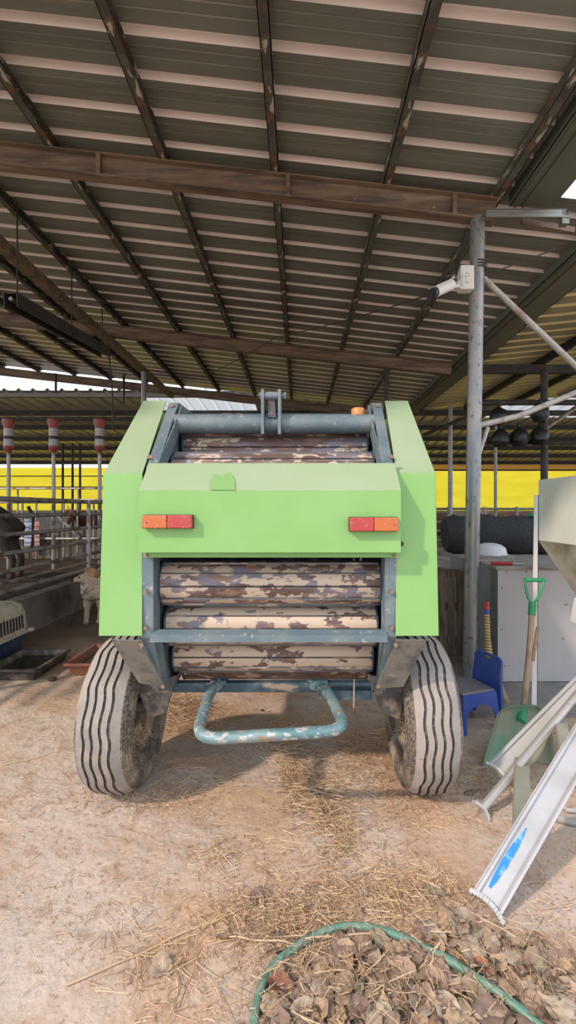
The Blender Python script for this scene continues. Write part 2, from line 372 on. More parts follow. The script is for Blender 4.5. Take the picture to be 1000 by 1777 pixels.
# eave beam along the pens and posts
MB().bb(-3.48,-3.36,RY0+.1,12.5,rh(-3.4)-.42,rh(-3.4)-.30).build('eave_beam', rust, label='long brown steel beam running away above the cattle fence on the left', cat='beam')
def post(x, y, z0, z1, r, m, label, name='steel_post', x1=None, cat='post'):
    return MB().tube([(x,y,z0),(x1 if x1 is not None else x,y,z1)], r, 16).build(name, m, smooth=True, label=label, cat=cat)
post(-3.37,10.1,0,rh(-3.4)-.42,.055,galv,'grey steel post rising just behind the upper left corner of the baler')
post(1.56,8.36,0,bz(1.6)-.1,.05,darkst,'brown steel post under the middle roof beam behind the right of the baler')
post(1.6,12.62,0,bz(1.6)-.1,.05,darkst,'dark post under the farthest roof beam, right of the beacon cap')
# gutters
def gutter(x0, x1, y0, y1, z, lab):
    mb = MB()
    mb.bb(x0,x1,y0,y1,z,z+.008); mb.bb(x0,x0+.01,y0,y1,z,z+.22); mb.bb(x1-.01,x1,y0,y1,z,z+.20)
    for k in (.12,.30): mb.bb(x0+(x1-x0)*k-.008, x0+(x1-x0)*k+.008, y0,y1,z-.012,z)
    mb.bb(x1-.01,x1+.04,y0,y1,z+.19,z+.2)
    mb.build('roof_gutter', gutm, label=lab, cat='gutter')
gutter(1.86, 2.25, RY0, 4.14, rh(1.86)-.11, 'wide olive sheet-metal gutter at the top right corner above the silver channel')
gutter(2.78, 3.22, 4.12, 12.6, rh(2.78)-.10, 'long olive gutter running away behind the tall grey post')
# right-hand neighbouring roof
def cross_roof(name, x0, x1, y0, y1, z0, slope, step, m, mr_, lab=None):
    mb = MB(); y = y0
    while y < y1:
        pts = [(y,0,0),(y+step*.7,0,0),(y+step*.76,.05,1),(y+step*.92,.05,1)]
        nxt = (y+step,0,0)
        seq = pts+[nxt]
        for i in range(len(seq)-1):
            a, b = seq[i], seq[i+1]
            mb.cm = 1 if (a[2] or b[2]) else 0
            mb.add([(x0,a[0],z0+a[1]),(x1,a[0],z0+slope*(x1-x0)+a[1]),(x1,b[0],z0+slope*(x1-x0)+b[1]),(x0,b[0],z0+b[1])],[(0,1,2,3)])
        y += step
    return mb.build(name, [m, mr_], kind='structure')
ribyel = mat('yellow_lit_rib', (0.58,0.49,0.20), .5, .1)  # yellow light from the tarps put into the rib colour
cross_roof('trim_1', 3.22, 9.5, 4.5, 12.4, 4.12, .10, .32, rearroof, ribyel)
for i, x in enumerate((4.4,5.6,6.9)):
    z = 4.12+.10*(x-3.24)
    MB().bb(x-.04,x+.04,4.5,12.4,z-.12,z-.004).build('roof_purlin', darkst, label='dark purlin under the lower roof right of the long gutter, %s from the gutter' % ordw[i], cat='purlin')
MB().bb(3.24,9.5,12.4,12.5,4.0,4.12).build('roof_beam', darkst, label='dark cross beam at the back of the lower right roof', cat='beam')
MB().bb(3.24,9.5,8.4,8.5,3.95,4.10).build('roof_beam', darkst, label='dark cross beam half way under the lower right roof', cat='beam')

# rear barn: ribbed roof running away, tarp walls, purlins
def rear_barn():
    mb = MB(); X0, X1 = -22, 22; y0, y1 = 13.6, 26.0; za, zb = 4.95, 4.10
    st = .42; x = X0
    while x < X1:
        seq = [(x,0,0),(x+st*.72,0,0),(x+st*.78,.06,1),(x+st*.94,.06,1),(x+st,0,0)]
        for i in range(4):
            a, b = seq[i], seq[i+1]
            for ya, yb in ((y0,16.6),(16.6,y1)):
                mb.cm = 1 if (ya == y0 and (-4.9 < x < -1.8 or 6.2 < x < 10.5)) else 0
                q1 = za+(zb-za)*(ya-y0)/(y1-y0); q2 = za+(zb-za)*(yb-y0)/(y1-y0)
                mb.add([(a[0],ya,q1+a[1]),(a[0],yb,q2+a[1]),(b[0],yb,q2+b[1]),(b[0],ya,q1+b[1])],[(0,1,2,3)])
        x += st
    mb.build('trim_2', [rearroof, clear_sheet], kind='structure')
    ws = ['nearest','second','third','fourth','fifth','sixth','seventh']
    for i in range(7):
        y = 13.7+i*2.0; z = za+(zb-za)*(y-y0)/(y1-y0)
        MB().bb(X0,X1,y-.05,y+.05,z-.17,z-.005).build('barn_purlin', darkst, label='dark crosswise purlin under the rear barn roof, %s' % (ws[i]+' from the front' if i else 'the one nearest the camera'), cat='purlin')
rear_barn()
def tarpwall(name, x0, x1, y, z0, z1, m, amp=.08, label='', nx=80, nz_=10):
    mb = MB(); vs = []; 
    for j in range(nz_+1):
        for i in range(nx+1):
            x = x0+(x1-x0)*i/nx; z = z0+(z1-z0)*j/nz_
            vs.append((x, y+amp*noise.noise(Vector((x*1.2+z*1.5, z*2.5, y))), z))
    fs = [(j*(nx+1)+i, j*(nx+1)+i+1, (j+1)*(nx+1)+i+1, (j+1)*(nx+1)+i) for j in range(nz_) for i in range(nx)]
    mb.add(vs, fs); return mb.build(name, m, label=label, cat='tarp', smooth=True)
tarpwall('yellow_tarp', -21, 1.4, 26.1, 1.40, 3.80, tarp, label='bright yellow tarpaulin curtain closing the barn behind the left cattle pens')
tarpwall('yellow_tarp', 1.2, 21, 25.9, 1.40, 3.60, tarp, label='bright yellow tarpaulin curtain closing the barn on the right behind the grey post')
tarpwall('shaded_tarp', 1.6, 21, 25.8, 3.62, 4.05, tarp_shade, label='narrow tarpaulin strip in painted orange shade above the right yellow curtain')
for k, z in enumerate((3.3,2.7)):
    MB().tube([(-21,25.7,z),(1.4,25.7,z)], .03, 6).build('curtain_rail', darkst, label='thin dark rail across the left yellow curtain, %s one' % ('upper','lower')[k], cat='rail')
MB().tube([(1.6,25.6,3.62),(21,25.6,3.62)], .05, 6).build('curtain_rail', rust, label='brown rail between the orange shaded strip and the right yellow curtain', cat='rail')
MB().bb(-22,22,26.2,26.4,0,1.45).build('wall_back', palb, kind='structure')

# ------------------------------------------------------------------ baler
XC = -.137
B = T('round_baler', 'green and blue-grey round baler seen from behind, standing on two dusty tyres', 'baler', (XC, 2.57, 0))
def mir(pts, s): return [(XC+s*p[0], p[1], p[2]) for p in pts]
def sheet(polys, th, m, name, par, thick_dir=None, bevel=.002, **k):
    mb = MB()
    for q in polys: mb.add(q, [tuple(range(len(q)))])
    return mb.build(name, m, par, solid=th, **k)
for s in (-1, 1):
    # green rear corner panel + side cover
    rear = [(.565,2.08,.935),(.755,2.08,.935),(.755,2.13,1.66),(.580,2.13,1.66)]
    up = [(.580,2.13,1.66),(.755,2.13,1.66),(.755,2.67,2.115),(.625,2.67,2.115)]
    side = [(.755,2.08,.935),(.755,2.13,1.66),(.755,2.67,2.115),(.755,3.35,2.14),(.755,3.95,1.75),(.755,4.0,.95)]
    mb = MB(); mb.add(mir(rear,s), [(0,1,2,3)]); mb.cm = 1; mb.add(mir(up,s), [(0,1,2,3)]); mb.build('corner_panel', [green, greenpale], B, solid=.006)
    o = sheet([mir(side,s)], .006, green, 'side_cover', B)
    # inner chamber wall with flange
    wall = [(.545,2.12,.93),(.545,2.14,1.68),(.545,2.64,2.10),(.545,3.3,2.12),(.545,3.85,1.7),(.545,3.9,1.0),(.545,3.4,.56),(.545,2.5,.53),(.545,2.26,.62)]
    mb = MB(); mb.prism(mir(wall,s), (s*.008,0,0)); w = mb.build('side_frame', bluegrey, B)
    fl = MB()
    edge = [(2.255,.635),(2.095,.925),(2.095,1.56),(2.165,1.70),(2.64,2.10)]
    xin, xout = XC+s*.520, XC+s*.572
    for i in range(4):
        (ya,za),(yb,zb) = edge[i], edge[i+1]
        d = Vector((0,yb-ya,zb-za)).normalized(); n = Vector((0,-d.z,d.y)); 
        if n.y > 0: n = -n
        xi, xo = xin, xout; xi2, xo2 = xin, xout
        if i == 3: xi2, xo2 = XC+s*.550, XC+s*.600
        a = Vector((0,ya,za)); b = Vector((0,yb,zb)); t = n*.012
        q = [Vector((xi,0,0))+a, Vector((xo,0,0))+a, Vector((xo2,0,0))+b, Vector((xi2,0,0))+b]
        fl.prism(q, -t)
    fl.build('frame_flange', bluegrey, B)
    # inner web beside the flange
    fw = MB(); fw.prism(mir([(.522,2.10,.925),(.522,2.10,1.56),(.522,2.175,1.70),(.522,2.62,2.08),(.522,2.70,2.03),(.522,2.20,1.62),(.522,2.2,.95),(.522,2.33,.66),(.522,2.26,.64)],s), (s*.006,0,0))
    fw.build('frame_web', bluegrey, B)
    for (y, z) in ((2.082,1.30),(2.082,1.13),(2.082,.97)):
        MB().lathe([(0,-.010),(.009,-.010),(.009,.004),(0,.004)], (XC+s*.548,y,z), 'Y', 6).build('bolt', boltm, B)
    for (y, z) in ((2.215,1.745),(2.61,2.075)):
        MB().lathe([(0,-.010),(.010,-.010),(.010,.004),(0,.004)], (XC+s*.572,y-.012,z), 'Y', 6).build('bolt', boltm, B)
    # deflector plate
    dq = [(.570,2.085,.915),(.705,2.085,.915),(.632,2.225,.655),(.505,2.235,.642)]
    if s < 0: dq = [(.58,2.085,.912),(.705,2.085,.917),(.628,2.225,.672),(.505,2.235,.645)]
    sheet([mir(dq,s)], .006, deflm, 'deflector_plate', B)
    MB().prism(mir([(.505,2.235,.642),(.520,2.235,.642),(.585,2.085,.915),(.570,2.085,.915)],s),(0,.02,.0)).build('deflector_edge', bluegrey, B)
    MB().lathe([(0,-.010),(.011,-.010),(.011,.004),(0,.004)], (XC+s*.565,2.08,.895), 'Y', 6).build('bolt', boltm, B)
    MB().lathe([(0,-.010),(.010,-.010),(.010,.004),(0,.004)], (XC+s*.513,2.225,.655), 'Y', 6).build('bolt', boltm, B)
    # axle plate + stub
    ax = MB(); ax.prism(mir([(.50,2.42,.60),(.50,2.80,.60),(.655,2.72,.40),(.655,2.46,.40)],s), (0,0,.035)); 
    ax.prism(mir([(.50,2.42,.635),(.70,2.40,.60),(.655,2.44,.40),(.56,2.44,.44)],s), (0,.02,0))
    ax.tube(mir([(.60,2.57,.42),(.80,2.57,.42)],s), .04, 14)
    ax.build('axle_arm', axlem, B)
# chamber back wall/top (interior dark) so that one cannot look through
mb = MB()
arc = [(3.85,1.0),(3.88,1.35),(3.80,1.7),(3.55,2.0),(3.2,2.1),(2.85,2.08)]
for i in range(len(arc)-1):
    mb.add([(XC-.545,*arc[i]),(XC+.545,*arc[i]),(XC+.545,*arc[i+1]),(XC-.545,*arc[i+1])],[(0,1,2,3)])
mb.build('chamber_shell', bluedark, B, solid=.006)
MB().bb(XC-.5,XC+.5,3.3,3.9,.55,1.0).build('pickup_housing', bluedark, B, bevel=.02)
MB().bar((XC,3.8,.75),(XC,5.1,.55),.14,.14).build('drawbar', bluegrey, B)
# central panel
hw = .56
cp = MB()
prof = [(2.012,1.312),(2.0,1.330),(2.0,1.578),(2.135,1.708)]
def cpq(a, b, hwa, hwb): return [(XC+.01-hwa,*a),(XC+.01+hwa,*a),(XC+.01+hwb,*b),(XC+.01-hwb,*b)]
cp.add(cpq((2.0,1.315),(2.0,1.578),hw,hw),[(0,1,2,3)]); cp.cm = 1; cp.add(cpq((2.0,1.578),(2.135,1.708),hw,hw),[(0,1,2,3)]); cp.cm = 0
cp.add(cpq((2.0,1.315),(2.05,1.315),hw,hw),[(0,1,2,3)]); 
for s in (-1,1):
    x = XC+.01+s*hw
    cp.add([(x,2.0,1.315),(x,2.0,1.578),(x,2.135,1.708),(x,2.17,1.70),(x,2.06,1.315)],[(0,1,2,3,4)])
cp.build('rear_panel', [green, greenpale], B, solid=.005)
MB().bb(XC-.55,XC+.57,2.055,2.075,1.285,1.335).build('panel_lower_flange', green, B, bevel=.003)
fresh = mat('green_paint_fresh', (0.215,0.39,0.14), .45)
pt = MB()
def slp(px, t): return Vector(((px-PX)*(2.0+.135*t)/F, 1.9955+.135*t, 1.5805+.130*t))
ll = [(366,0),(366,.35),(369,.48),(373,.57),(377,.58),(381,.52),(384,.44),(388,.50),(393,.60),(399,.62),(404,.52),(408,.35),(409,0)]
pt.prism([slp(*q) for q in ll], (0,-.0006,.0006))
pt.build('touch_up_paint', fresh, B, label='fresher green touch-up patch')
for s in (-1,1):
    for k in (0,1):
        x = XC+.01+s*(.545)
        MB().lathe([(0,-.008),(.008,-.008),(.008,.004),(0,.004)], (x,2.05 if k == 0 else 2.12, 1.295 if k == 0 else 1.735), 'Y', 6).build('bolt', boltm, B)
MB().lathe([(0,0),(.013,0),(.013,.012),(0,.012)], (XC+.585,2.068,1.345), 'Y', 16).build('plate_hole', slotm, B)
# rollers
ribm = mat('roller_rib_steel', (0.12,0.12,0.135), .42, .5, [((0.38,0.31,0.25),20,.55,.62,(.4,1,1),5)])
def roller(y, z, r, m, half=.518, ph=0, n=200, ribs=10):
    mb = MB(); rp = []
    for k in range(n):
        a = 2*math.pi*k/n+ph
        w = (a*ribs/(2*math.pi)) % 1.0
        rp.append((a, r+(.008 if w < .05 else (-.002 if w > .95 else .0015*math.sin(w*math.pi)))))
    xs = [-half, half]; vs = []
    for x in xs:
        for a, rr in rp: vs.append((XC+x, y+rr*math.cos(a), z+rr*math.sin(a)))
    fs = [(k, (k+1)%n, n+(k+1)%n, n+k) for k in range(n)]+[tuple(range(n)), tuple(reversed(range(n,2*n)))]
    mb.add(vs, fs)
    mb.m = [1 if (k < n and (rp[k][1] > r+.0079 or rp[(k+1)%n][1] > r+.0079 or rp[k][1] < r-.0019)) else 0 for k in range(len(fs))]
    o = mb.build('roller', [m, ribm], B)
    for s in (-1,1): MB().lathe([(0,-.004),(r+.010,-.004),(r+.010,.004),(0,.004)], (XC+s*half,y,z), 'X', 40).build('end_disc', bluedark, o)
    return o
roller(2.275,1.14,.100,roll_a,ph=.25)
roller(2.36,.92,.100,roll_b,half=.515,ph=.12)
roller(2.50,.735,.096,roll_b,half=.515,ph=.3)
roller(2.68,.615,.08,roll_c,half=.515)
roller(2.28,1.375,.100,roll_b,ph=.5)
roller(2.47,1.700,.095,roll_c,half=.515,ph=.35)
roller(2.70,1.845,.095,roll_c,half=.515,ph=.1)
roller(2.36,1.545,.08,roll_c,ph=.1,half=.515)
roller(2.93,.60,.09,roll_c,half=.515); roller(2.95,1.95,.09,roll_c,half=.515)
# top pipe, hitch lugs, beacon
MB().tube([(XC-.545,2.56,1.965),(XC+.545,2.56,1.965)], .053, 28).build('cross_pipe', bluegrey, B, smooth=True)
MB().bb(XC-.54,XC+.54,2.66,2.70,1.86,1.905).build('rear_angle', bluedark, B)
hb = T('hitch', '', '', (0,0,0)); bpy.data.objects.remove(hb)
for px in (456.5, 485.5):
    x = (px-PX)*2.5/F
    mb = MB(); mb.prism([(x-.008,2.47,1.895),(x-.008,2.47,2.135),(x-.008,2.53,2.135),(x-.008,2.60,2.02),(x-.008,2.60,1.90)], (.016,0,0))
    mb.build('hitch_lug', bluegrey, B, bevel=.003)
x0 = (450-PX)*2.5/F; x1 = (496-PX)*2.5/F
mb = MB(); mb.tube([(x0,2.5,2.105),(x1,2.5,2.105)], .011, 12)
for x in (x0,x1-.012): mb.tube([(x,2.5,2.105),(x+.014,2.5,2.105)], .019, 6)
mb.tube([(x0+.03,2.5,2.105),(x1-.03,2.5,2.105)], .022, 16)
mb.build('hitch_pin', bluegrey, B)
xm = (471-PX)*2.5/F
MB().prism([(xm-.016,2.50,2.10),(xm+.016,2.50,2.10),(xm+.026,2.50,1.99),(xm-.018,2.50,1.99)],(0,.02,0)).build('hitch_link', axlem, B)
bx_ = (621-PX)*2.66/F
MB().lathe([(0,.05),(.034,.048),(.040,.038),(.040,0),(.044,0),(.044,-.02)], (bx_,2.64,2.02), 'Z', 20).build('beacon_cap', amber, B, smooth=True)
MB().tube([(bx_,2.64,1.90),(bx_,2.64,2.0)], .02, 10).build('beacon_stalk', bluedark, B)
# crossbar and bottom beam
mb = MB(); mb.bb(XC-.53,XC+.53,2.075,2.085,.905,.940); mb.prism([(XC-.53,2.075,.940),(XC-.53,2.115,.955),(XC-.53,2.115,.945),(XC-.53,2.085,.930)],(1.06,0,0))
mb.build('lower_crossbar', bluegrey, B, bevel=.002)
mb = MB(); mb.bb(XC-.53,XC+.53,2.45,2.50,.535,.585); mb.build('bottom_beam', bluedark, B, bevel=.004)
a = P(553,1190,2.45); b = P(642,1206,2.45)
MB().bb(a.x,b.x,2.38,2.46,b.z,a.z).build('twine_tray', bluedark, B, bevel=.004)
MB().tube([(b.x+.005,2.40,.60),(b.x+.005,2.40,.53)], .006, 8).build('tray_hook', bluegrey, B)
MB().tube([P(615,1178,2.3),P(614,1228,2.3)], .004, 6).build('loose_rod', wood, B)
# tail lights
for k, (px0, px1, py0, py1) in enumerate(((250,337,893,917),(605,690,897,922))):
    a = P(px0,py1,1.995); b = P(px1,py0,1.995)
    xm_ = (a.x+b.x)/2
    base = MB().bb(a.x,b.x,1.982,1.996,a.z,b.z).build('tail_light', blackp, B, bevel=.003, label='left tail light, orange outer half' if k == 0 else 'right tail light, orange outer half')
    l = MB().bb(a.x+.002,xm_-.001,1.960,1.983,a.z+.002,b.z-.002).build('lens', oral if k == 0 else redl, base, bevel=.004, label='orange lens' if k == 0 else 'red lens')
    l = MB().bb(xm_+.001,b.x-.002,1.960,1.983,a.z+.002,b.z-.002).build('lens', redl if k == 0 else oral, base, bevel=.004, label='red lens' if k == 0 else 'orange lens')
    for xx in (a.x+.02, b.x-.02): MB().lathe([(0,-.003),(.004,-.003),(.004,.003),(0,.003)], (xx,1.959,(a.z+b.z)/2), 'Y', 8).build('screw', boltm, base)
# hoop
def fillet(pts, r, n=8):
    pts = [Vector(p) for p in pts]; out = [pts[0]]
    for i in range(1, len(pts)-1):
        a, b, c = pts[i-1], pts[i], pts[i+1]
        d1 = (a-b).normalized(); d2 = (c-b).normalized(); p1 = b+d1*r; p2 = b+d2*r
        for k in range(n+1):
            t = k/n; out.append(p1*(1-t)**2+b*2*t*(1-t)+p2*t*t)
    out.append(pts[-1]); return out
hp = fillet([P(378,1187,2.46), P(368,1190,2.42), P(339,1283,2.0), P(602,1268,2.0), P(566,1192,2.42), P(548,1190,2.46)], .11)
MB().tube(hp, .026, 16).build('bale_kicker_hoop', hoopm, B, smooth=True)
for px in (380, 555): MB().tube([P(px-14,1186,2.47),P(px+14,1186,2.47)], .024, 12).build('hoop_sleeve', bluedark, B, smooth=True)
# wheels
def wheel(s):
    cx = XC+s*.80-.01; cy, cz, R, W = 2.57, .40, .405, .262
    rot = Matrix.Rotation(math.radians(-s*0), 3, 'Z')
    t = MB(); n = 240
    # profile: lateral u from -1(outer... ) to 1, with groove columns
    gr = [-.60,-.22,.18,.56]; gw = .052
    cols = []
    def crown(u): return R-.012*u*u
    cols.append((-1.0,None,0)); 
    for g in gr: cols += [(g-gw-.012,'t',1),(g-gw,'g',1),(g+gw,'g',1),(g+gw+.012,'t',1)]
    cols.append((1.0,None,0))
    tw = W*.80/2
    vs = []; nc = len(cols); per = 14
    for k in range(n):
        th = 2*math.pi*k/n
        z = abs(((k*per/n) % 1.0)*2-1)
        zz = (max(.2,min(.8,z))-.5)*.15+.035*noise.noise(Vector((k*.16,s*3,0)))
        for u, kind, mv in cols:
            uu = u+(zz if mv else 0)
            rr = crown(uu)-(.011 if kind == 'g' else 0)
            if kind is None: rr -= .012
            vs.append((cx+uu*tw, cy+rr*math.cos(th), cz+rr*math.sin(th)))
    o0 = len(t.v); t.v += [Vector(v) for v in vs]
    for k in range(n):
        k2 = (k+1) % n
        for c in range(nc-1):
            t.f.append([o0+k*nc+c, o0+k*nc+c+1, o0+k2*nc+c+1, o0+k2*nc+c])
            t.m.append(1 if (cols[c][1] == 'g' or cols[c+1][1] == 'g') else 0)
    w = t.build('tyre_tread', [rub, groove], B)
    sw = MB()
    pr = [(R-.024,tw),(R-.045,tw+.013),(R-.085,W/2+.002),(R-.13,W/2),(R-.165,W/2-.012),(R-.195,W/2-.035)]
    for e in (-1,1):
        pp = [(r,h*e) for r,h in pr]
        # fine concentric ridges
        q = []
        for i in range(len(pp)-1):
            for k in range(4):
                f = k/4; r = pp[i][0]*(1-f)+pp[i+1][0]*f; h = pp[i][1]*(1-f)+pp[i+1][1]*f
                q.append((r, h+(e*.0045 if k % 2 else 0)))
        q.append(pp[-1])
        sw.lathe(q, (cx,cy,cz), 'X', 96)
    sw.build('sidewall', sidew, w)
    rim = MB(); rr = R-.19
    for e in (-1,1): rim.lathe([(rr+.012,(W/2-.035)*e),(rr,(W/2-.03)*e),(rr-.012,(W/2-.05)*e),(rr-.02,(W/2-.09)*e)], (cx,cy,cz), 'X', 64)
    rim.lathe([(rr-.02,-.06),(rr-.02,.06)], (cx,cy,cz), 'X', 64)
    rim.lathe([(rr-.02,s*.03),(rr-.08,s*.055),(.075,s*.045),(.07,s*.02),(0,s*.02)], (cx,cy,cz), 'X', 64)
    rim.build('rim', rimm, B, smooth=True)
    hub = MB(); hub.lathe([(0,-.09),(.045,-.09),(.055,-.05),(.055,.06),(0,.06)], (cx,cy,cz), 'X', 24)
    hub.build('hub', axlem, B, smooth=True)
    for k in range(6):
        a = k*math.pi/3
        MB().tube([(cx-s*.0,cy+.075*math.cos(a),cz+.075*math.sin(a)),(cx-s*.02,cy+.075*math.cos(a),cz+.075*math.sin(a))], .01, 6).build('wheel_nut', boltm, B)
wheel(-1); wheel(1)

# ------------------------------------------------------------------ tall post with braces and camera
tp = post(1.496,4.1,-.05,4.05,.062,galv,'tall scuffed galvanised post standing behind the right tyre, holding the beam end','steel_post',x1=1.566)
br = MB().tube([P(838,482,4.12), P(1010,645,4.3), P(1180,806,4.52), P(1400,1015,4.8)], .027, 12).build('brace_pipe', grimy, smooth=True, label='upper grey pipe brace slanting down to the right from the tall post', cat='pipe')
MB().tube([P(833,738,4.15), P(900,722,4.2), P(1000,681,4.4), P(1100,640,4.6)], .027, 12).build('brace_pipe', grimy, smooth=True, label='middle pipe brace rising to the right from the tall post below the security camera', cat='pipe')
MB().tube([P(831,790,4.08), P(847,742,4.12)], .018, 10).build('brace_pipe', grimy, smooth=True, label='short strut joining the tall post to the middle pipe brace', cat='pipe')
for k in range(3):
    c = P(831,458+k*5,4.1); MB().lathe([(.066,0),(.070,.006),(.066,.012)], c, 'Z', 20).build('wire_tie', wirem, tp)
CY = 4.02
cam = T('security_camera', 'white bullet security camera on a junction box high on the tall post', 'security camera', P(808,482,CY))
a = P(797,505,CY); b = P(821,463,CY)
MB().bb(a.x,b.x,CY-.04,CY+.06,a.z,b.z).build('junction_box', camw, cam, bevel=.012)
for (pa,pb) in (((803,470),(803,497)),((800,480),(815,479)),((809,473),(809,492)),((809,473),(816,476)),((809,492),(816,489))):
    MB().bar(P(*pa,CY-.0415),P(*pb,CY-.0415),.0018,.002,(0,-1,0)).build('printed_mark', railm, cam)
MB().tube([P(797,495,CY-.02),P(786,498,CY-.07),P(778,500,CY-.1)], .014, 10).build('arm', camw, cam, smooth=True)
MB().tube([P(797,490,CY),P(797,502,CY)], .03, 12).build('arm_base', camw, cam, smooth=True)
c0 = P(783,494,CY-.08); c1 = P(755,507,CY-.22)
MB().tube([c0,c1], .044, 18).build('housing', camw, cam, smooth=True)
MB().tube([c1,c1+(c1-c0).normalized()*.045], .041, 18).build('lens_ring', blackp, cam, smooth=True)
dv = (c1-c0).normalized()
MB().tube([c1+dv*.045,c1+dv*.049], .022, 14).build('lens', slotm, cam, smooth=True)
MB().bar(c0+Vector((0,0,.046)),c1+dv*.035+Vector((0,0,.046)),.085,.006).build('sun_shield', camw, cam)
def wire(pts, r, lab, name='wire', sag=0, cat='wire'):
    pts = [Vector(p) for p in pts]; out = []
    for i in range(len(pts)-1):
        for k in range(8):
            t = k/8; p = pts[i].lerp(pts[i+1], t); p.z -= sag*4*t*(1-t); out.append(p)
    out.append(pts[-1]); return MB().tube(out, r, 6).build(name, wirem, label=lab, cat=cat)
wire([P(822,480,4.05), P(750,510,4.6), P(480,585,7.2), P(350,655,9.5)], .006, 'thin dark cable running from the security camera across under the roof', sag=.03)
wire([P(842,478,4.1), P(965,432,4.2)], .006, 'thin cable from the tall post up to the right roof edge')
wire([P(810,395,4.05), P(800,450,4.0), P(789,490,3.98)], .008, 'dark cable hanging from the beam end down to the security camera')
# silver channel at the beam end
a = P(842,391,4.0); b = P(985,366,4.0)
mb = MB(); mb.bb(a.x,b.x,3.97,4.03,b.z-.012,b.z); mb.bb(a.x,b.x,3.97,3.98,b.z-.07,b.z); mb.bb(a.x,b.x,3.97,3.985,b.z-.035,b.z-.027); mb.bb(a.x,b.x,3.96,3.972,b.z-.075,b.z-.065)
mb.bb(b.x-.06,b.x,3.97,4.03,a.z-.0,b.z)
mb.build('aluminium_channel', dullalu, label='silver aluminium channel fixed level at the top of the tall post', cat='channel')
a = P(985,392,4.2)
MB().bar(P(905,384,4.12),P(996,400,4.2),.03,.05).build('brace_bar', rust, label='brown steel bar behind the silver aluminium channel', cat='bar')

# ------------------------------------------------------------------ left: pen fence, curb
XF = -3.33
fen = T('pen_fence', 'long grey pipe fence running away on the left in front of the cattle pens', 'fence', (XF,7,0))
for k, z in enumerate((1.61,1.42,1.205,.99,.785,.665,.555)):
    y1 = 12.4 if k < 5 else 8.0
    rr = (.032,.026,.026,.026,.026,.017,.028)[k]
    MB().tube([(XF,2.5,z),(XF,y1,z)], rr, 12).build('rail', railm, fen, smooth=True)
for y in (3.2,7.3,9.6,12.3):
    MB().tube([(XF+.03,y,.0),(XF+.03,y,1.64)], .03, 12).build('post', railm, fen, smooth=True)
MB().bb(XF-.12,XF+.06,2.5,12.4,-.05,.43).build('wall_left', concrete, kind='structure')
MB().bb(-9.5,XF-.12,2.5,14.9,-.02,.30).build('trim_3', dung, kind='structure')   # raised bedding in the pens
# cross fence / feed barrier beyond
fb = T('feed_barrier', 'feed barrier of upright bars across the far end of the left cattle pens', 'fence', (-6,11.2,0))
YB = 11.2
for z in (1.66,.78): MB().tube([(-9.4,YB,z),(XF-.1,YB,z)], .032, 8).build('rail', railm, fb, smooth=True)
i = 0; x = -8.9
while x < XF-.15:
    MB().tube([(x,YB,.3),(x,YB,1.66)], .024, 8).build('upright', railm, fb, smooth=True); x += .27+.06*((i*7) % 3); i += 1
MB().tube([(-5.9,YB-.06,1.45),(-5.25,YB-.06,.80)], .035, 8).build('diagonal_bar', railm, fb, smooth=True)
MB().bb(-9.5,XF-.13,YB+.1,YB+.25,.28,1.0).build('trim_4', concrete, kind='structure')
# second rail fence higher
f2 = T('pen_rail', 'two level pipes on short uprights behind the feed barrier', 'fence', (-6,15.4,0))
for z in (2.17,1.80): MB().tube([(-14,15.4,z),(-3.6,15.4,z)], .03, 8).build('rail', railm, f2, smooth=True)
for x in (-9.3,-7.3,-5.9,-4.4): MB().tube([(x,15.4,0),(x,15.4,2.17)], .03, 8).build('upright', railm, f2, smooth=True)
# feed drop tubes
lab3 = ['leftmost','middle','rightmost']
FY = 9.0
MB().tube([P(-260,727,FY),P(232,727,FY)], .035, 8).build('feed_line_pipe', darkst, label='dark horizontal pipe carrying the three red and clear feed tubes', cat='pipe')
for k, px in enumerate((15,93,173)):
    c = P(px,785,FY); t = T('feed_tube', '%s of the three red and clear feed drop tubes hanging over the left pens' % lab3[k], 'feed dispenser', (c.x,FY,1.65), group='feed drop tubes')
    top = P(px,728,FY).z; z1 = P(px,744,FY).z; z2 = P(px,774,FY).z; z3 = c.z
    MB().lathe([(.11,top),(.115,top-.04),(.08,z1),(0.02,z1)], (c.x,FY,0), 'Z', 20).build('top_cup', redfeed, t, smooth=True)
    MB().lathe([(.085,z1),(.085,z2)], (c.x,FY,0), 'Z', 20).build('clear_body', clearfeed, t, smooth=True)
    MB().lathe([(.088,(z1+z2)/2+.02),(.088,(z1+z2)/2-.04)], (c.x,FY,0), 'Z', 20).build('dark_band', darkst, t, smooth=True)
    MB().lathe([(.09,z2),(.088,z2-.05),(.035,z3)], (c.x,FY,0), 'Z', 20).build('bottom_cone', redfeed, t, smooth=True)
    MB().tube([(c.x,FY,z3),(c.x,FY,.3)], .035, 10).build('drop_pipe', railm, t, smooth=True)
# hanging strip fixture
hx = T('strip_light', 'long dark dusty trough light hanging under the roof at the far left', 'light fixture', P(100,560,5.8))
a = P(18,520,4.9); b = P(182,612,7.3); b.x = a.x+.0
d = (b-a).normalized(); r_ = Vector((1,0,0))
mb = MB(); 
for (o1, w_) in ((Vector((0,0,.07)),.10),(Vector((-.07,0,.0)),.02),(Vector((.07,0,.0)),.02)):
    mb.bar(a+o1, b+o1, w_ if w_ > .05 else .012, .012 if w_ > .05 else .15)
mb.build('housing', darkst, hx)
MB().tube([a+Vector((0,0,.01)), b+Vector((0,0,.01))], .022, 8).build('tube', railm, hx, smooth=True)
for f in (.05,.55,.95):
    q = a.lerp(b,f); MB().tube([q+Vector((0,0,.07)), Vector((q.x,q.y,rh(q.x)-.05))], .008, 6).build('hanger', wirem, hx)
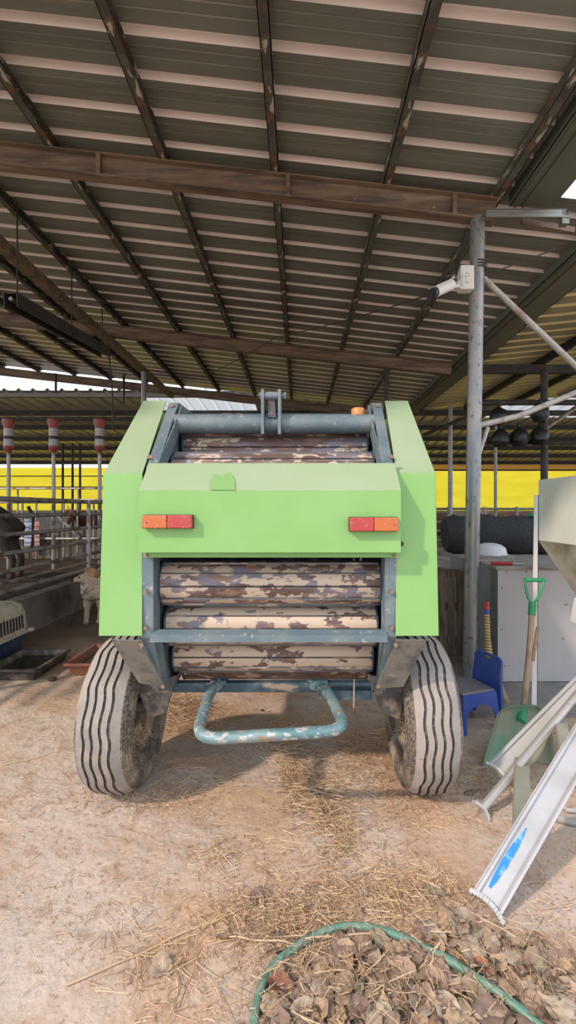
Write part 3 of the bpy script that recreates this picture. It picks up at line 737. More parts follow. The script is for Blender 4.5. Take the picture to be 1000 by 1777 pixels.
# hanging cable tangle at the eave corner
wire([(-3.38,8.2,rh(-3.4)-.4),(-3.3,8.22,3.6),(-3.28,8.2,2.9)], .012, 'dark cable dangling from the left eave beam end')
for k, (px, y0_, y1_) in enumerate(((97,648,682),(215,640,700))):
    MB().tube([P(px,y0_,12.3),P(px,y1_,12.3)], .03, 6).build('hanging_rod', darkst, label=('thin rod against the strip of sky at the far left','thin rod just left of the baler top corner under the roof')[k], cat='rod')
for px,w_ in ((109,'left'),(126,'middle'),(139,'right')):
    x = (px-PX)*20/F; MB().tube([(x,20,0),(x,20,4.3)], .05, 8).build('barn_post', darkst, label='thin dark barn post before the left yellow curtain, %s of three close together' % w_, cat='post', smooth=True)
# cloth sheets hung on the barrier
for k, (px0,px1,py0,py1,m,l) in enumerate(((42,56,901,948,poster,'striped blue and white cloth hanging on the feed barrier'),(60,69,904,947,poster2,'red and white striped cloth hanging on the feed barrier'))):
    a = P(px0,py1,YB-.1); b = P(px1,py0,YB-.1)
    MB().box(((a.x+b.x)/2,YB-.1,(a.z+b.z)/2),(b.x-a.x,.02,b.z-a.z)).build('hanging_cloth', m, label=l, cat='cloth', bevel=.004)

# ------------------------------------------------------------------ cows
def cow(loc, rz, label, m=cowm, scale=1.0, head_down=0.0):
    hd = head_down
    nodes = [(0,0,1.05,.33,.36),(.45,0,1.08,.30,.35),(.85,0,1.12,.24,.30),(-.45,0,1.06,.32,.34),(-.80,0,1.12,.20,.25),
      (1.15,0,1.24-hd*.3,.14,.20),(1.40,0,1.36-hd*.6,.12,.15),(1.58,0,1.32-hd*.8,.11,.12),(1.80,0,1.16-hd,.075,.085),(1.90,0,1.10-hd,.065,.07),
      (.72,.17,.88,.12),(.74,.19,.55,.07),(.70,.19,.30,.05),(.72,.19,.06,.055),
      (.72,-.17,.88,.12),(.74,-.19,.55,.07),(.70,-.19,.30,.05),(.72,-.19,.06,.055),
      (-.75,.18,.92,.15),(-.66,.2,.66,.09),(-.82,.2,.42,.055),(-.78,.2,.06,.055),
      (-.75,-.18,.92,.15),(-.66,-.2,.66,.09),(-.82,-.2,.42,.055),(-.78,-.2,.06,.055)]
    ed = [(0,1),(1,2),(0,3),(3,4),(2,5),(5,6),(6,7),(7,8),(8,9),(2,10),(10,11),(11,12),(12,13),(2,14),(14,15),(15,16),(16,17),
      (4,18),(18,19),(19,20),(20,21),(4,22),(22,23),(23,24),(24,25)]
    t = T('cow', label, 'cow', loc)
    skinmesh('body', nodes, ed, m, t, 2, loc, scale, rz)
    M = Matrix.Translation(loc) @ Matrix.Rotation(rz, 4, 'Z') @ Matrix.Scale(scale, 4)
    def q(*p): return M @ Vector(p)
    for s in (-1,1):
        MB().tube([q(1.46,s*.10,1.44-hd*.65),q(1.44,s*.20,1.44-hd*.65),q(1.43,s*.30,1.40-hd*.65)], .04, 8, rs=[.03*scale,.055*scale,.012*scale]).build('ear', m, t, smooth=True)
        MB().tube([q(1.48,s*.07,1.46-hd*.65),q(1.49,s*.14,1.54-hd*.65),q(1.53,s*.14,1.62-hd*.65)], .02, 8, rs=[.024*scale,.018*scale,.005*scale]).build('horn', hornm, t, smooth=True)
        MB().sphere(q(1.64,s*.095,1.33-hd*.8), .022*scale, 10, 8).build('eye', nosek, t, smooth=True)
    MB().sphere(q(1.93,0,1.08-hd), .075*scale, 12, 8, (1,1,.9)).build('muzzle', muz, t, smooth=True)
    MB().tube([q(-.98,0,1.26),q(-1.06,0,1.1),q(-1.05,0,.75),q(-1.04,0,.5)], .03, 8, rs=[.03*scale,.025*scale,.015*scale,.035*scale]).build('tail', m, t, smooth=True)
    return t
cow((-5.5,7.6,.28), math.radians(192), 'dark brown cow standing close behind the fence at the left edge', cowd, 1.0)
cow((-5.75,13.1,.28), math.radians(-90), 'red-brown cow with its head at the far feed barrier, the one farther left', cowm, .85, .1)
cow((-4.45,13.1,.28), math.radians(-92), 'red-brown cow with its head at the far feed barrier, nearer the baler', cowm, .85, .0)
cow((4.0,13.4,0), math.radians(170), 'brown cow behind the rails just right of the baler', cowm, 1.0)
cow((6.9,14.4,0), math.radians(200), 'brown cow behind the rails above the black net roll', cowm, 1.0, .2)

# ------------------------------------------------------------------ right background
f3 = T('rear_pen_fence', 'pale pipe fence of level rails behind the net roll on the right', 'fence', (5,11.6,0))
for z in (1.50,1.18,.95,.72,.5): MB().tube([(2.2,11.6,z),(11,11.6,z)], .03, 8).build('rail', galv, f3, smooth=True)
for x in (2.4,3.70,4.6,5.4,6.4,7.6,9): MB().tube([(x,11.6,0),(x,11.6,1.55)], .04, 8).build('post', galv, f3, smooth=True)
post(3.70,11.45,0,4.0,.055,galv,'pale steel post right of the baler top corner with a dent half way','steel_post')
post(4.45,18,0,4.4,.05,darkst,'thin dark post in front of the right yellow curtain, nearer the tall post')
post(5.0,11.9,0,4.0,.04,galv,'slim grey post in front of the right yellow curtain, left of the hopper')
post(4.30,8.2,0,3.95,.06,darkst,'dark rust-coloured post rising behind the white hopper')
rl = MB().tube([(2.85,7.9,3.30),(6,7.9,3.30)], .05, 8).build('hanging_rail', darkst, label='upper dark rail the black sacks hang from', cat='rail')
MB().tube([(3.1,7.9,2.62),(6,7.9,2.62)], .03, 8).build('hanging_rail', darkst, label='lower dark rail under the row of black sacks', cat='rail')
SK = [(866,722,'upper row, left'),(937,716,'upper row, right'),(868,760,'lower row, left'),(901,758,'lower row, middle'),(936,756,'lower row, right')]
for (px,py,l) in SK:
    c = P(px,py,7.75)
    mb = MB(); prof_ = [(.0,-.16),(.09,-.15),(.145,-.08),(.15,.0),(.12,.08),(.06,.13),(.025,.16),(.02,.24),(0,.245)]
    mb.lathe(prof_, c, 'Z', 16)
    for v in mb.v: v += Vector((.02*noise.noise(v*9), .02*noise.noise(v*9+Vector((5,0,0))), .015*noise.noise(v*8)))
    mb.build('hanging_sack', blackp, label='black tied sack hanging from the dark rail, %s' % l, cat='sack', smooth=True, group=None)
MB().tube([P(735,755,11.4),P(815,722,11.4)], .04, 8).build('brace_bar', darkst, label='dark diagonal brace left of the tall post near the yellow curtain', cat='bar')
MB().tube([P(945,745,9.0),P(1010,700,9.0)], .04, 8).build('brace_bar', railm, label='grey diagonal brace above the white hopper', cat='bar')
# grey box
bt = T('storage_bin', 'large grey sheet-metal bin with screwed front behind the shovel', 'bin', (2.4,4.75,0))
BX0, BX1, BY0, BY1, BH = 1.69, 3.1, 3.98, 5.6, 1.0
MB().bb(BX0+.02,BX1,BY0+.01,BY1,.06,BH-.02).build('core', bluebx, bt)
MB().bb(BX0,BX0+.02,BY0,BY1,.05,BH-.01).build('side_panel', bluebx, bt, bevel=.003)
MB().bb(BX0+.06,BX1,BY0-.008,BY0+.01,.03,BH-.02).build('front_panel', greybx, bt, bevel=.003)
MB().bb(BX0-.004,BX0+.075,BY0-.014,BY0-.006,.03,BH-.02).build('corner_strip', greybx, bt, bevel=.002)
MB().bb(BX0-.02,BX1,BY0-.02,BY1,BH-.02,BH+.01).build('lid', palb, bt, bevel=.004)
for (px,py) in ((880,993),(914,992),(871,1020),(983,1049),(871,1092),(978,1108),(876,1155),(948,1187)):
    c = P(px,py,BY0-.01); MB().lathe([(0,-.006),(.007,-.006),(.007,.004),(0,.004)], c, 'Y', 8).build('screw', boltm, bt)
MB().bb(BX0+.1,BX1-.1,BY0+.1,BY1-.1,-.02,.06).build('plinth', slotm, bt)
# concrete slab under it
MB().bb(1.25,3.4,3.35,5.8,-.05,.025).build('trim_5', slabm, kind='structure')
# net roll
mb = MB(); pts = []
for i in range(25):
    t = i/24; pts.append((1.60+t*2.2, 5.15-.12*t, 1.01+.205+.008*math.sin(t*9)))
mb.tube(pts, .21, 28, rs=[.205+.012*math.sin(i*1.7)+(-.03 if i in (0,24) else 0) for i in range(25)])
for v in mb.v: v += Vector((0,.012*noise.noise(v*7),.012*noise.noise(v*7+Vector((3,3,3)))))
nr = mb.build('net_roll', rollnet, label='thick black roll of shade netting lying on top of the grey bin', cat='roll', smooth=True)
for f in (.12,.55): 
    x = 1.60+2.2*f; MB().lathe([(.215,-.004),(.222,0),(.215,.004)], (x,5.15-.12*f,1.215), 'X', 28).build('tie_cord', wirem, nr)
# white lid / helmet
c = P(858,958,4.35)
MB().lathe([(0,.10),(.05,.098),(.10,.085),(.14,.055),(.155,.0),(.165,-.01),(.155,-.015)], (c.x,4.45,1.075), 'Z', 28).build('dome_cover', whitep, label='white dome-shaped plastic lid on the grey bin in front of the black roll', cat='lid', smooth=True)
MB().box((c.x-.02,4.42,1.04),(.36,.26,.06)).build('foam_block', palb, label='low beige board under the white dome lid on the grey bin', cat='board', bevel=.006)
# red tool
rt = T('pliers', 'red-handled pliers lying on the front edge of the grey bin', 'pliers', (1.8,4.05,1.01))
a = P(853,972,4.06); b = P(890,975,4.02)
MB().tube([(a.x,4.07,1.025),((a.x+b.x)/2,4.05,1.025),(b.x,4.02,1.025)], .013, 8).build('handle', redp, rt, smooth=True)
MB().tube([(a.x+.03,4.10,1.025),((a.x+b.x)/2,4.07,1.025),(b.x,4.10,1.025)], .012, 8).build('handle', redp, rt, smooth=True)
MB().tube([(b.x,4.04,1.025),(b.x+.1,4.04,1.022)], .009, 8).build('jaws', alu, rt, smooth=True)
# green bit on roll
c = P(918,911,5.1); MB().sphere((c.x+.05,5.05,1.43), .07, 12, 8, (1.3,1,.35)).build('green_cap', gplast, label='small green plastic cap on top of the black net roll', cat='cap', smooth=True)
# pallet leaning
pal = T('wooden_pallet', 'dark brown wooden pallet standing on edge between the tyre and the grey bin', 'pallet', (1.5,4.75,0))
for k in range(4):
    x = 1.36+k*.095
    MB().bar((x-.03,4.62+.02*k,.05),(x-.01,4.75,.92-.03*k),.075,.02,(0,-1,0)).build('plank', palm_, pal)
for z in (.15,.5,.84): MB().bar((1.30,4.80,z),(1.66,4.80,z),.07,.07).build('bearer', palm_, pal)
c = P(770,996,4.6); MB().box((c.x,4.74,.965),(.17,.16,.10),(0,0,.1)).build('wood_block', palb, label='pale weathered wood block lying on top of the wooden pallet', cat='wood block', bevel=.005)
# ------------------------------------------------------------------ hopper
hp_ = T('feed_hopper', 'white sheet-metal feed hopper with sloping underside at the right edge', 'hopper', (2.15,3.5,0))
hx0, hx1, hy0, hy1 = 1.735, 2.60, 2.50, 3.39
zt0, zt1, zc = 1.71, 1.27, .90
mb = MB(); mb.bb(hx0,hx1,hy0,hy1,zt1,zt0); mb.build('bin_body', whites, hp_, bevel=.004)
cx0, cx1, cy0, cy1 = 1.88, 2.30, 2.78, 3.15
A = [(hx0,hy0,zt1),(hx1,hy0,zt1),(hx1,hy1,zt1),(hx0,hy1,zt1)]; D = [(cx0,cy0,zc),(cx1,cy0,zc),(cx1,cy1,zc),(cx0,cy1,zc)]
conem = mat('hopper_cone', (0.46,0.41,0.37), .6, .15, [((0.24,0.2,0.17),4,.45,.65,U,6)])
MB().add(A+D, [(0,1,5,4),(1,2,6,5),(2,3,7,6),(3,0,4,7),(4,5,6,7),(0,3,2,1)]).build('cone', conem, hp_)
MB().prism([(1.86,2.77,.90),(2.31,2.77,.90),(2.31,2.77,.72),(1.83,2.77,.74)],(0,.39,0)).build('spout', whites, hp_, bevel=.003)
for (x,y) in ((hx0-.012,hy1),(hx1+.012,hy1),(hx0-.012,hy0+.02),(hx1+.012,hy0+.02)):
    mb = MB(); top = 1.60
    lx = -.022 if x < 2 else .022
    mb.prism([(x-.02+lx,y-.01,.0),(x+.022+lx,y-.01,.0),(x+.010,y-.01,top),(x-.022,y-.01,top)],(0,.005,0)); mb.prism([(x+.018+lx,y-.01,.0),(x+.018+lx,y+.03,.0),(x+.006,y+.03,top),(x+.006,y-.01,top)],(.004,0,0))
    mb.build('leg', whites, hp_)
# ------------------------------------------------------------------ shovel
sh = T('shovel', 'green plastic scoop shovel with a wooden shaft standing against the hopper leg', 'shovel', (1.3,2.75,0))
s0 = P(908,1235,2.93); s1 = P(924,1055,3.17)
MB().tube([s0+(s0-s1)*.10, s0.lerp(s1,.5)+Vector((.006,0,0)), s1], .019, 12).build('shaft', wood, sh, smooth=True)
dv = (s1-s0).normalized(); sx = Vector((1,0,0))
MB().tube([s1-dv*.05, s1+dv*.035], .025, 12).build('socket', gplast, sh, smooth=True)
g0 = s1+dv*.02; tp_ = s1+dv*.20
hw_ = .064
MB().tube([g0, g0+dv*.05-sx*.035, tp_-dv*.03-sx*hw_, tp_-sx*hw_], .009, 8).build('grip_side', gplast, sh, smooth=True)
MB().tube([g0, g0+dv*.05+sx*.035, tp_-dv*.03+sx*hw_, tp_+sx*hw_], .009, 8).build('grip_side', gplast, sh, smooth=True)
MB().tube([tp_-sx*(hw_+.006), tp_+sx*(hw_+.006)], .015, 10).build('grip_bar', gplast, sh, smooth=True)
# blade as a curved scoop
mb = MB(); nu, nv = 24, 20; vs = []
bt0 = G(897,1338,0.0); bt0.y = 2.74; bt0.x = (897-PX)*2.74/F; bt1 = P(905,1222,2.94)
ax_ = (bt1-bt0); nrm = Vector((0,-1,.35)).normalized()
for j in range(nv+1):
    v = j/nv
    w = (.218 - .068*v)
    if v > .8: w *= math.sqrt(max(0,1-((v-.8)/.2)**2))*.35+.65
    for i in range(nu+1):
        u = i/nu*2-1
        c_ = bt0+ax_*v+sx*(u*w)
        if v > .8: c_ -= ax_*(.06*abs(u)**4*((v-.8)/.2))
        rim_ = max(abs(u)**6, (v**14))
        c_ += nrm*(.055*rim_ + .018*math.exp(-(u/.10)**2)*v - .012)
        vs.append(c_)
mb.add(vs, [(j*(nu+1)+i,j*(nu+1)+i+1,(j+1)*(nu+1)+i+1,(j+1)*(nu+1)+i) for j in range(nv) for i in range(nu)])
mb.build('scoop_blade', scoopm, sh, solid=.005, smooth=True)
MB().tube([bt0+ax_*.70+nrm*.01, s0+dv*.02], .026, 12).build('scoop_socket', gplast, sh, smooth=True)
MB().bar(P(930,1090,3.2)+Vector((.03,.03,0)), P(921,1150,3.2)+Vector((.03,.03,0)), .012,.02).build('stick', wood, label='short pale stick caught behind the shovel shaft', cat='stick')

# ------------------------------------------------------------------ broom
bm_ = T('hand_broom', 'hand broom with red cap and yellow bound handle leaning on the grey bin', 'broom', (1.54,3.6,0))
w0 = Vector((1.58,3.56,.02)); w1 = P(848,1140,3.66); w2 = P(845,1066,3.80); w3 = P(845,1052,3.83)
MB().tube([w0,w0.lerp(w1,.5),w1], .03, 10, rs=[.022,.026,.032]).build('bristles', wood, bm_, smooth=True)
n = 14
for k in range(n):
    a = w1.lerp(w2,k/n); b = w1.lerp(w2,(k+1)/n); r = .034-.012*min(1,k/5)
    MB().tube([a,b], r, 12).build('binding', wrapy if k % 2 == 0 else wrapy, bm_, smooth=True)
    MB().tube([b-(b-a)*.22,b], r+.001, 12).build('dark_band', wrapk, bm_, smooth=True)
MB().tube([w2,w2+(w3-w2)*.5], .022, 12).build('blue_band', bluep, bm_, smooth=True)
MB().tube([w2+(w3-w2)*.5,w3+(w3-w2)*.5], .024, 12, rs=[.024,.018]).build('cap', redp, bm_, smooth=True)
# ------------------------------------------------------------------ small blue chair
chair = T('plastic_chair', "small blue plastic child's chair with a dusty seat standing beside the right tyre", 'chair', (1.17,3.26,0))
CM = Matrix.Translation((1.17,3.26,.005)) @ Matrix.Rotation(math.radians(-70),4,'Z')
def cpart(mb, name, m, **k):
    mb.v = [CM @ v for v in mb.v]; return mb.build(name, m, chair, **k)
cpart(MB().box((0,-.005,.258),(.255,.27,.022)), 'seat', bluedust, bevel=.01)
def archpanel(ws, wt, h, ax, off0, off1):
    arch = [(-ws,0),(-ws+.04,0)]
    for i in range(11):
        t = math.pi*(1-i/10); arch.append((math.cos(t)*(ws-.045), .085+math.sin(t)*.095))
    arch += [(ws-.04,0),(ws,0),(wt,h),(-wt,h)]
    mb = MB()
    pts = []
    for (x,z) in arch:
        o_ = off0+(off1-off0)*z/h
        pts.append((x,o_,z) if ax == 'y' else (o_,x,z))
    sg = 1 if off0 < 0 else -1
    mb.prism(pts, (0,.008*sg,0) if ax == 'y' else (.008*sg,0,0)); return mb
cpart(archpanel(.15,.128,.255,'y',-.165,-.14), 'front_panel', bluep)
cpart(archpanel(.165,.138,.255,'x',.150,.128), 'side_panel', bluep)
cpart(archpanel(.165,.138,.255,'x',-.150,-.128), 'side_panel', bluep)
# backrest: outline with a hand hole, leaning back, as a frame of two rails plus panels
bk = MB()
def bq(x, z): return Vector((x, .130+.05*z/.46+(.03 if z < .2 else 0)*(.2-z)/.2, z))
outl = [(-.15,0),(-.105,0),(-.100,.15),(.100,.15),(.105,0),(.15,0),(.140,.30),(.128,.44),(.105,.465),(.035,.465),(.035,.43),(-.035,.43),(-.035,.465),(-.105,.465),(-.128,.44),(-.140,.30)]
bk.prism([bq(*p) for p in outl], (0,.022,0)); cpart(bk, 'backrest', bluep, bevel=.004)
tb = MB().box(bq(0,.459)+Vector((0,.011,0)),(.072,.022,.014)); cpart(tb, 'handle', bluep, bevel=.003)
cpart(MB().box(bq(0,.443)+Vector((0,.014,-.006)),(.07,.004,.022)), 'hand_hole', wood)

# ------------------------------------------------------------------ aluminium ladder lying aslant
ld = T('folding_ladder', 'aluminium ladder lying aslant at the right edge, blue paint on its near stile', 'ladder', (.9,2.0,0))
n0 = P(846,1570,1.745); n1 = P(1000,1309,2.05); nd = (n1-n0); nL = nd.length; nd.normalize()
n2 = n0+nd*1.75
# frame for near stile: face normal toward the camera and up
view = -((n0+n1)/2-Vector((0,0,1.5))).normalized()
wv = nd.cross(view).normalized(); 
fn = wv.cross(nd).normalized()
if fn.dot(view) < 0: fn = -fn
if wv.x > 0: wv = -wv      # wv points to the upper left side
def chan(a, b, w, dep, m, name, par, lip=.012):
    d = (b-a).normalized(); mb = MB()
    L_ = (b-a).length; mid = (a+b)/2
    R = Matrix((wv, d, fn)).transposed()
    mb.box(mid, (w, L_, .004), R)
    mb.box(mid+wv*(w/2-lip/2)+fn*dep/2, (lip, L_, dep), R); mb.box(mid-wv*(w/2-lip/2)+fn*dep/2, (lip, L_, dep), R)
    mb.box(mid+wv*(w/2+.004)-fn*.012, (.008, L_, dep+.02), R)
    mb.box(mid-wv*(w*.30)+fn*.004, (.005, L_, .004), R)
    return mb.build(name, m, par, bevel=.0015)
st = chan(n0, n2, .104, .022, alu, 'stile', ld)
# blue paint smear on the recess
mb = MB(); N_ = 22; a = n0+nd*.05; b = n0+nd*.33
vs = []
for i in range(N_+1):
    t = i/N_; c_ = n0+nd*(.05+.27*t)
    w = .013*math.sin(math.pi*min(1,t*1.0+.04))**.5*(1+.12*noise.noise(Vector((t*9,1,1)))) if 0 < t < 1 else .004
    ctr = wv*(.020-.004*t)
    vs += [c_+ctr+wv*w+fn*.0035, c_+ctr-wv*(w*(1.0+.15*noise.noise(Vector((t*12,5,1)))))+fn*.0035]
mb.add(vs, [(2*i,2*i+1,2*i+3,2*i+2) for i in range(N_)])
mb.build('paint_smear', bpaint, st)
R = Matrix((wv, nd, fn)).transposed()
mb = MB()
ft = []
for i in range(13):
    t = i/12*2-1; ft.append(n0-nd*(.012+.018*(1-t*t)*-1)+wv*(t*.068)+fn*(.004+.0*t))
for sgn in (0,):
    for i in range(12):
        mb.box((ft[i]+ft[i+1])/2, (.013,.016,.05), R)
mb.build('foot', capm, ld, label='grey plastic foot')
# round tube stile
t0 = P(836,1405,2.27); t1 = P(1000,1208,2.62); td = (t1-t0); 
t2 = t0+td*1.5
MB().tube([t0,t2], .021, 18).build('tube_stile', alu, ld, smooth=True)
td.normalize(); q = t0
side = td.cross(Vector((0,-1,.3)).normalized()).normalized()
mb = MB()
for i in range(9):
    t = i/8*2-1; mb.box(q-td*(.004+.012*(1-t*t)*-1)+side*(t*.042), (.012,.014,.04), Matrix((side, td, side.cross(td))).transposed())
mb.build('foot', capm, ld, label='grey plastic foot')
# far flat stile
f0 = P(862,1338,2.42); f1 = P(1000,1197,2.78); f2_ = f0+(f1-f0)*1.35
ch = chan(f0, f2_, .085, .018, capm, 'far_stile', ld)
mb = MB(); fd = (f1-f0).normalized()
for i in range(9):
    t = i/8*2-1; mb.box(f0-fd*(.004-.012*(1-t*t))+wv*(t*.05), (.014,.016,.045), R)
mb.build('foot', capm, ld, label='grey plastic foot')
# flat steps
for (pa, pb, w_) in (((906,1322,2.44),(905,1452,1.90),.072),((973,1246,2.62),(985,1330,2.12),.062)):
    a = P(*pa); b = P(*pb); MB().bar(a, b, w_, .02, (0,-1,1)).build('step', stepm, ld, bevel=.003)
# coil hoop at the far right
mb = MB(); q = [G(965,1395), G(985,1410), G(1012,1412), G(1030,1385), G(1010,1362), G(985,1368)]
MB().tube([v+Vector((0,0,.012)) for v in q], .010, 8).build('pipe_loop', capm, label='thin pale pipe loop lying on the ground right of the ladder', cat='pipe', smooth=True)
MB().tube([G(968,1425)+Vector((0,0,.012)), G(1040,1440)+Vector((0,0,.012))], .016, 8).build('stick', palb, label='short olive stick on the ground at the right edge by the ladder', cat='stick', smooth=True)
MB().sphere(G(879,1205)+Vector((0,.25,.035)), .05, 12, 8, (1,1,1.1)).build('stone', palb, label='small round brown stone at the foot of the grey bin', cat='stone', smooth=True)

# ------------------------------------------------------------------ left: carrier, trough, planter, dog
pc = T('pet_carrier', 'beige and navy plastic pet carrier with slotted side at the left edge', 'pet carrier', (-3.03,4.35,0))
x0, x1, y0, y1 = -3.24, -2.80, 3.85, 4.86
def shell(prof, m, name):   # loft of rounded rectangle rings (z, inset)
    mb = MB(); vs = []; n = 28
    for (z, ins) in prof:
        for k in range(n):
            t = 2*math.pi*k/n; c_, s_ = math.cos(t), math.sin(t)
            e = .22
            vs.append(((x0+x1)/2+math.copysign(abs(c_)**e,c_)*((x1-x0)/2-ins), (y0+y1)/2+math.copysign(abs(s_)**e,s_)*((y1-y0)/2-ins), z))
    m_ = len(prof)
    fs = [(i*n+k,i*n+(k+1)%n,(i+1)*n+(k+1)%n,(i+1)*n+k) for i in range(m_-1) for k in range(n)]+[tuple(range(n)), tuple((m_-1)*n+k for k in reversed(range(n)))]
    mb.add(vs, fs); return mb.build(name, m, pc, smooth=True)
shell([(0,.05),(.03,.035),(.20,.012),(.235,.0)], navy, 'lower_shell')
shell([(.235,-.014),(.262,-.014),(.264,.0),(.45,.014),(.53,.045),(.565,.11)], beige, 'upper_shell')
for k in range(14):
    y = y1-.14-k*.048
    MB().box((x1-.004,y,.36),(.012,.016,.13),(0,-.06,0)).build('vent_slot', slotm, pc)
MB().box((x1+.022,y1-.03,.255),(.045,.05,.035)).build('latch', beige, pc, bevel=.006)
def tray(name, label, cat, xa, xb, ya, yb, h, th, m, fill, fm, fz, flare=.03, ear=False):
    t = T(name, label, cat, ((xa+xb)/2,(ya+yb)/2,0))
    mb = MB()
    def ring(x0,x1,y0,y1,z): return [(x0,y0,z),(x1,y0,z),(x1,y1,z),(x0,y1,z)]
    f = flare
    rings = [ring(xa+f,xb-f,ya+f,yb-f,0), ring(xa,xb,ya,yb,h), ring(xa+th,xb-th,ya+th,yb-th,h), ring(xa+f+th,xb-f-th,ya+f+th,yb-f-th,.015)]
    vs = [v for r in rings for v in r]; fs = [(3,2,1,0)]
    for i in range(3):
        for k in range(4): fs.append((i*4+k,i*4+(k+1)%4,(i+1)*4+(k+1)%4,(i+1)*4+k))
    fs.append((12,13,14,15)); mb.add(vs, fs); mb.build('tub', m, t, bevel=.004)
    MB().bb(xa-.012,xb+.012,ya-.012,ya+.008,h-.02,h).bb(xa-.012,xb+.012,yb-.008,yb+.012,h-.02,h).bb(xa-.012,xa+.008,ya,yb,h-.02,h).bb(xb-.008,xb+.012,ya,yb,h-.02,h).build('rim', m, t, bevel=.003)
    MB().bb(xa+f+th*.5,xb-f-th*.5,ya+f+th*.5,yb-f-th*.5,.012,fz).build(fill, fm, t)
    return t
tray('water_trough', 'black rectangular trough of dark water in front of the pet carrier', 'trough', -2.76,-2.30,4.06,4.66,.10,.02,trayk,'water',water,.05)
tray('planter_tray', 'small terracotta-red plastic tray between the trough and the left tyre', 'tray', -2.09,-1.62,4.16,4.78,.12,.015,terra,'soil',soil,.06,.05)

def dog():
    base = Vector((-2.66,6.0,0))
    t = T('dog', 'cream and tan shaggy dog on a chain looking left beside the baler', 'dog', base)
    S = 1.0
    # dog faces the camera (-Y); body runs away (+Y) and a little to the right
    nd_ = [(.02,.14,.43,.165,.185),(.04,.38,.42,.155,.165),(.07,.62,.44,.14,.15),
      (.0,.02,.50,.165,.18),(-.02,-.05,.575,.135,.13),(-.03,-.09,.64,.105,.10),
      (-.115,-.12,.615,.055,.052),(-.178,-.135,.592,.030,.028),
      (-.085,.03,.33,.06),(-.080,.02,.18,.030),(-.08,.0,.06,.027),(-.082,-.03,.028,.038),
      (.085,.05,.33,.06),(.080,.04,.18,.030),(.076,.02,.06,.027),(.074,-.01,.028,.038),
      (-.03,.64,.32,.09),(-.03,.58,.22,.055),(-.035,.68,.12,.034),(-.035,.66,.028,.036),
      (.15,.64,.32,.09),(.155,.58,.22,.055),(.155,.68,.12,.034),(.155,.66,.028,.036),
      (.07,.74,.52,.07),(.10,.74,.63,.08),(.12,.64,.68,.06)]
    ed = [(0,1),(1,2),(0,3),(3,4),(4,5),(5,6),(6,7),(0,8),(8,9),(9,10),(10,11),(0,12),(12,13),(13,14),(14,15),
      (2,16),(16,17),(17,18),(18,19),(2,20),(20,21),(21,22),(22,23),(2,24),(24,25),(25,26)]
    skinmesh('body', nd_, ed, dogw, t, 4, tuple(base), S, 0, disp=.020)
    def q(x,y,z): return base+Vector((x,y,z))
    mane = MB()
    mane.sphere(q(.012,-.045,.655), .098, 20, 14, (.95,.8,.85))
    for v in mane.v: v += (v-q(.012,-.045,.655))*.22*noise.noise(v*30)
    mane.build('head_fur', dogt, t, smooth=True, label='tan fur over the crown')
    for s,(ex,ey) in ((1,(-.055,-.02)),(2,(.045,-.075))):
        MB().tube([q(ex,ey,.69),q(ex-.005,ey-.01,.735),q(ex-.012,ey-.02,.755)], .02, 8, rs=[.03,.022,.006]).build('ear', dogt, t, smooth=True)
    MB().sphere(q(-.205,-.137,.600), .017, 10, 8).build('nose', nosek, t, smooth=True)
    MB().sphere(q(-.100,-.168,.645), .011, 10, 8).build('eye', nosek, t, smooth=True)
    MB().tube([q(-.195,-.158,.578),q(-.15,-.176,.578),q(-.11,-.182,.586)], .004, 6).build('mouth', nosek, t)
    MB().lathe([(.108,-.012),(.115,0),(.108,.012)], q(-.01,-.02,.545), 'Z', 24).build('collar', wirem, t)
    return base
db = dog()
ch = [db+Vector((0,-.14,.52)), db+Vector((-.05,-.17,.42)), db+Vector((-.08,-.18,.36)), db+Vector((-.13,-.20,.22)), db+Vector((-.22,-.15,.02)), db+Vector((-.4,.1,.015))]
mb = MB()
for i in range(len(ch)-1):
    L_ = (ch[i+1]-ch[i]).length; n = max(1,int(L_/.03))
    for k in range(n):
        a = ch[i].lerp(ch[i+1],k/n); b = ch[i].lerp(ch[i+1],(k+1)/n)
        d = (b-a).normalized(); sd = d.cross(Vector((0,1,0.1))).normalized() if k % 2 else d.cross(Vector((1,0,.1))).normalized()
        c_ = (a+b)/2; h_ = (b-a).length*.65
        loop = [c_+d*math.cos(u)*h_+sd*math.sin(u)*.008 for u in [2*math.pi*j/8 for j in range(8)]]
        mb.tube(loop, .0025, 5, closed=True)
mb.build('dog_chain', darkst, label="thin metal chain hanging from the dog's collar to the ground", cat='chain')

# ------------------------------------------------------------------ hose
hs = [G(428,1850),G(440,1775),G(462,1700),G(505,1655),G(560,1623),G(620,1613),G(690,1630),G(760,1665),G(820,1700),G(885,1745),G(960,1800),G(1060,1870)]
def crom(p, n=10):
    o = []
    for i in range(1,len(p)-2):
        for k in range(n):
            t = k/n; a,b,c,d = p[i-1],p[i],p[i+1],p[i+2]
            o.append(.5*((2*b)+(c-a)*t+(2*a-5*b+4*c-d)*t*t+(3*b-a-3*c+d)*t**3))
    return o
hps = [v+Vector((0,0,gz(v.x,v.y)+.016)) for v in crom(hs)]
MB().tube(hps, .0135, 12).build('garden_hose', hosem, label='faded green garden hose curving through the dry leaves', cat='hose', smooth=True)

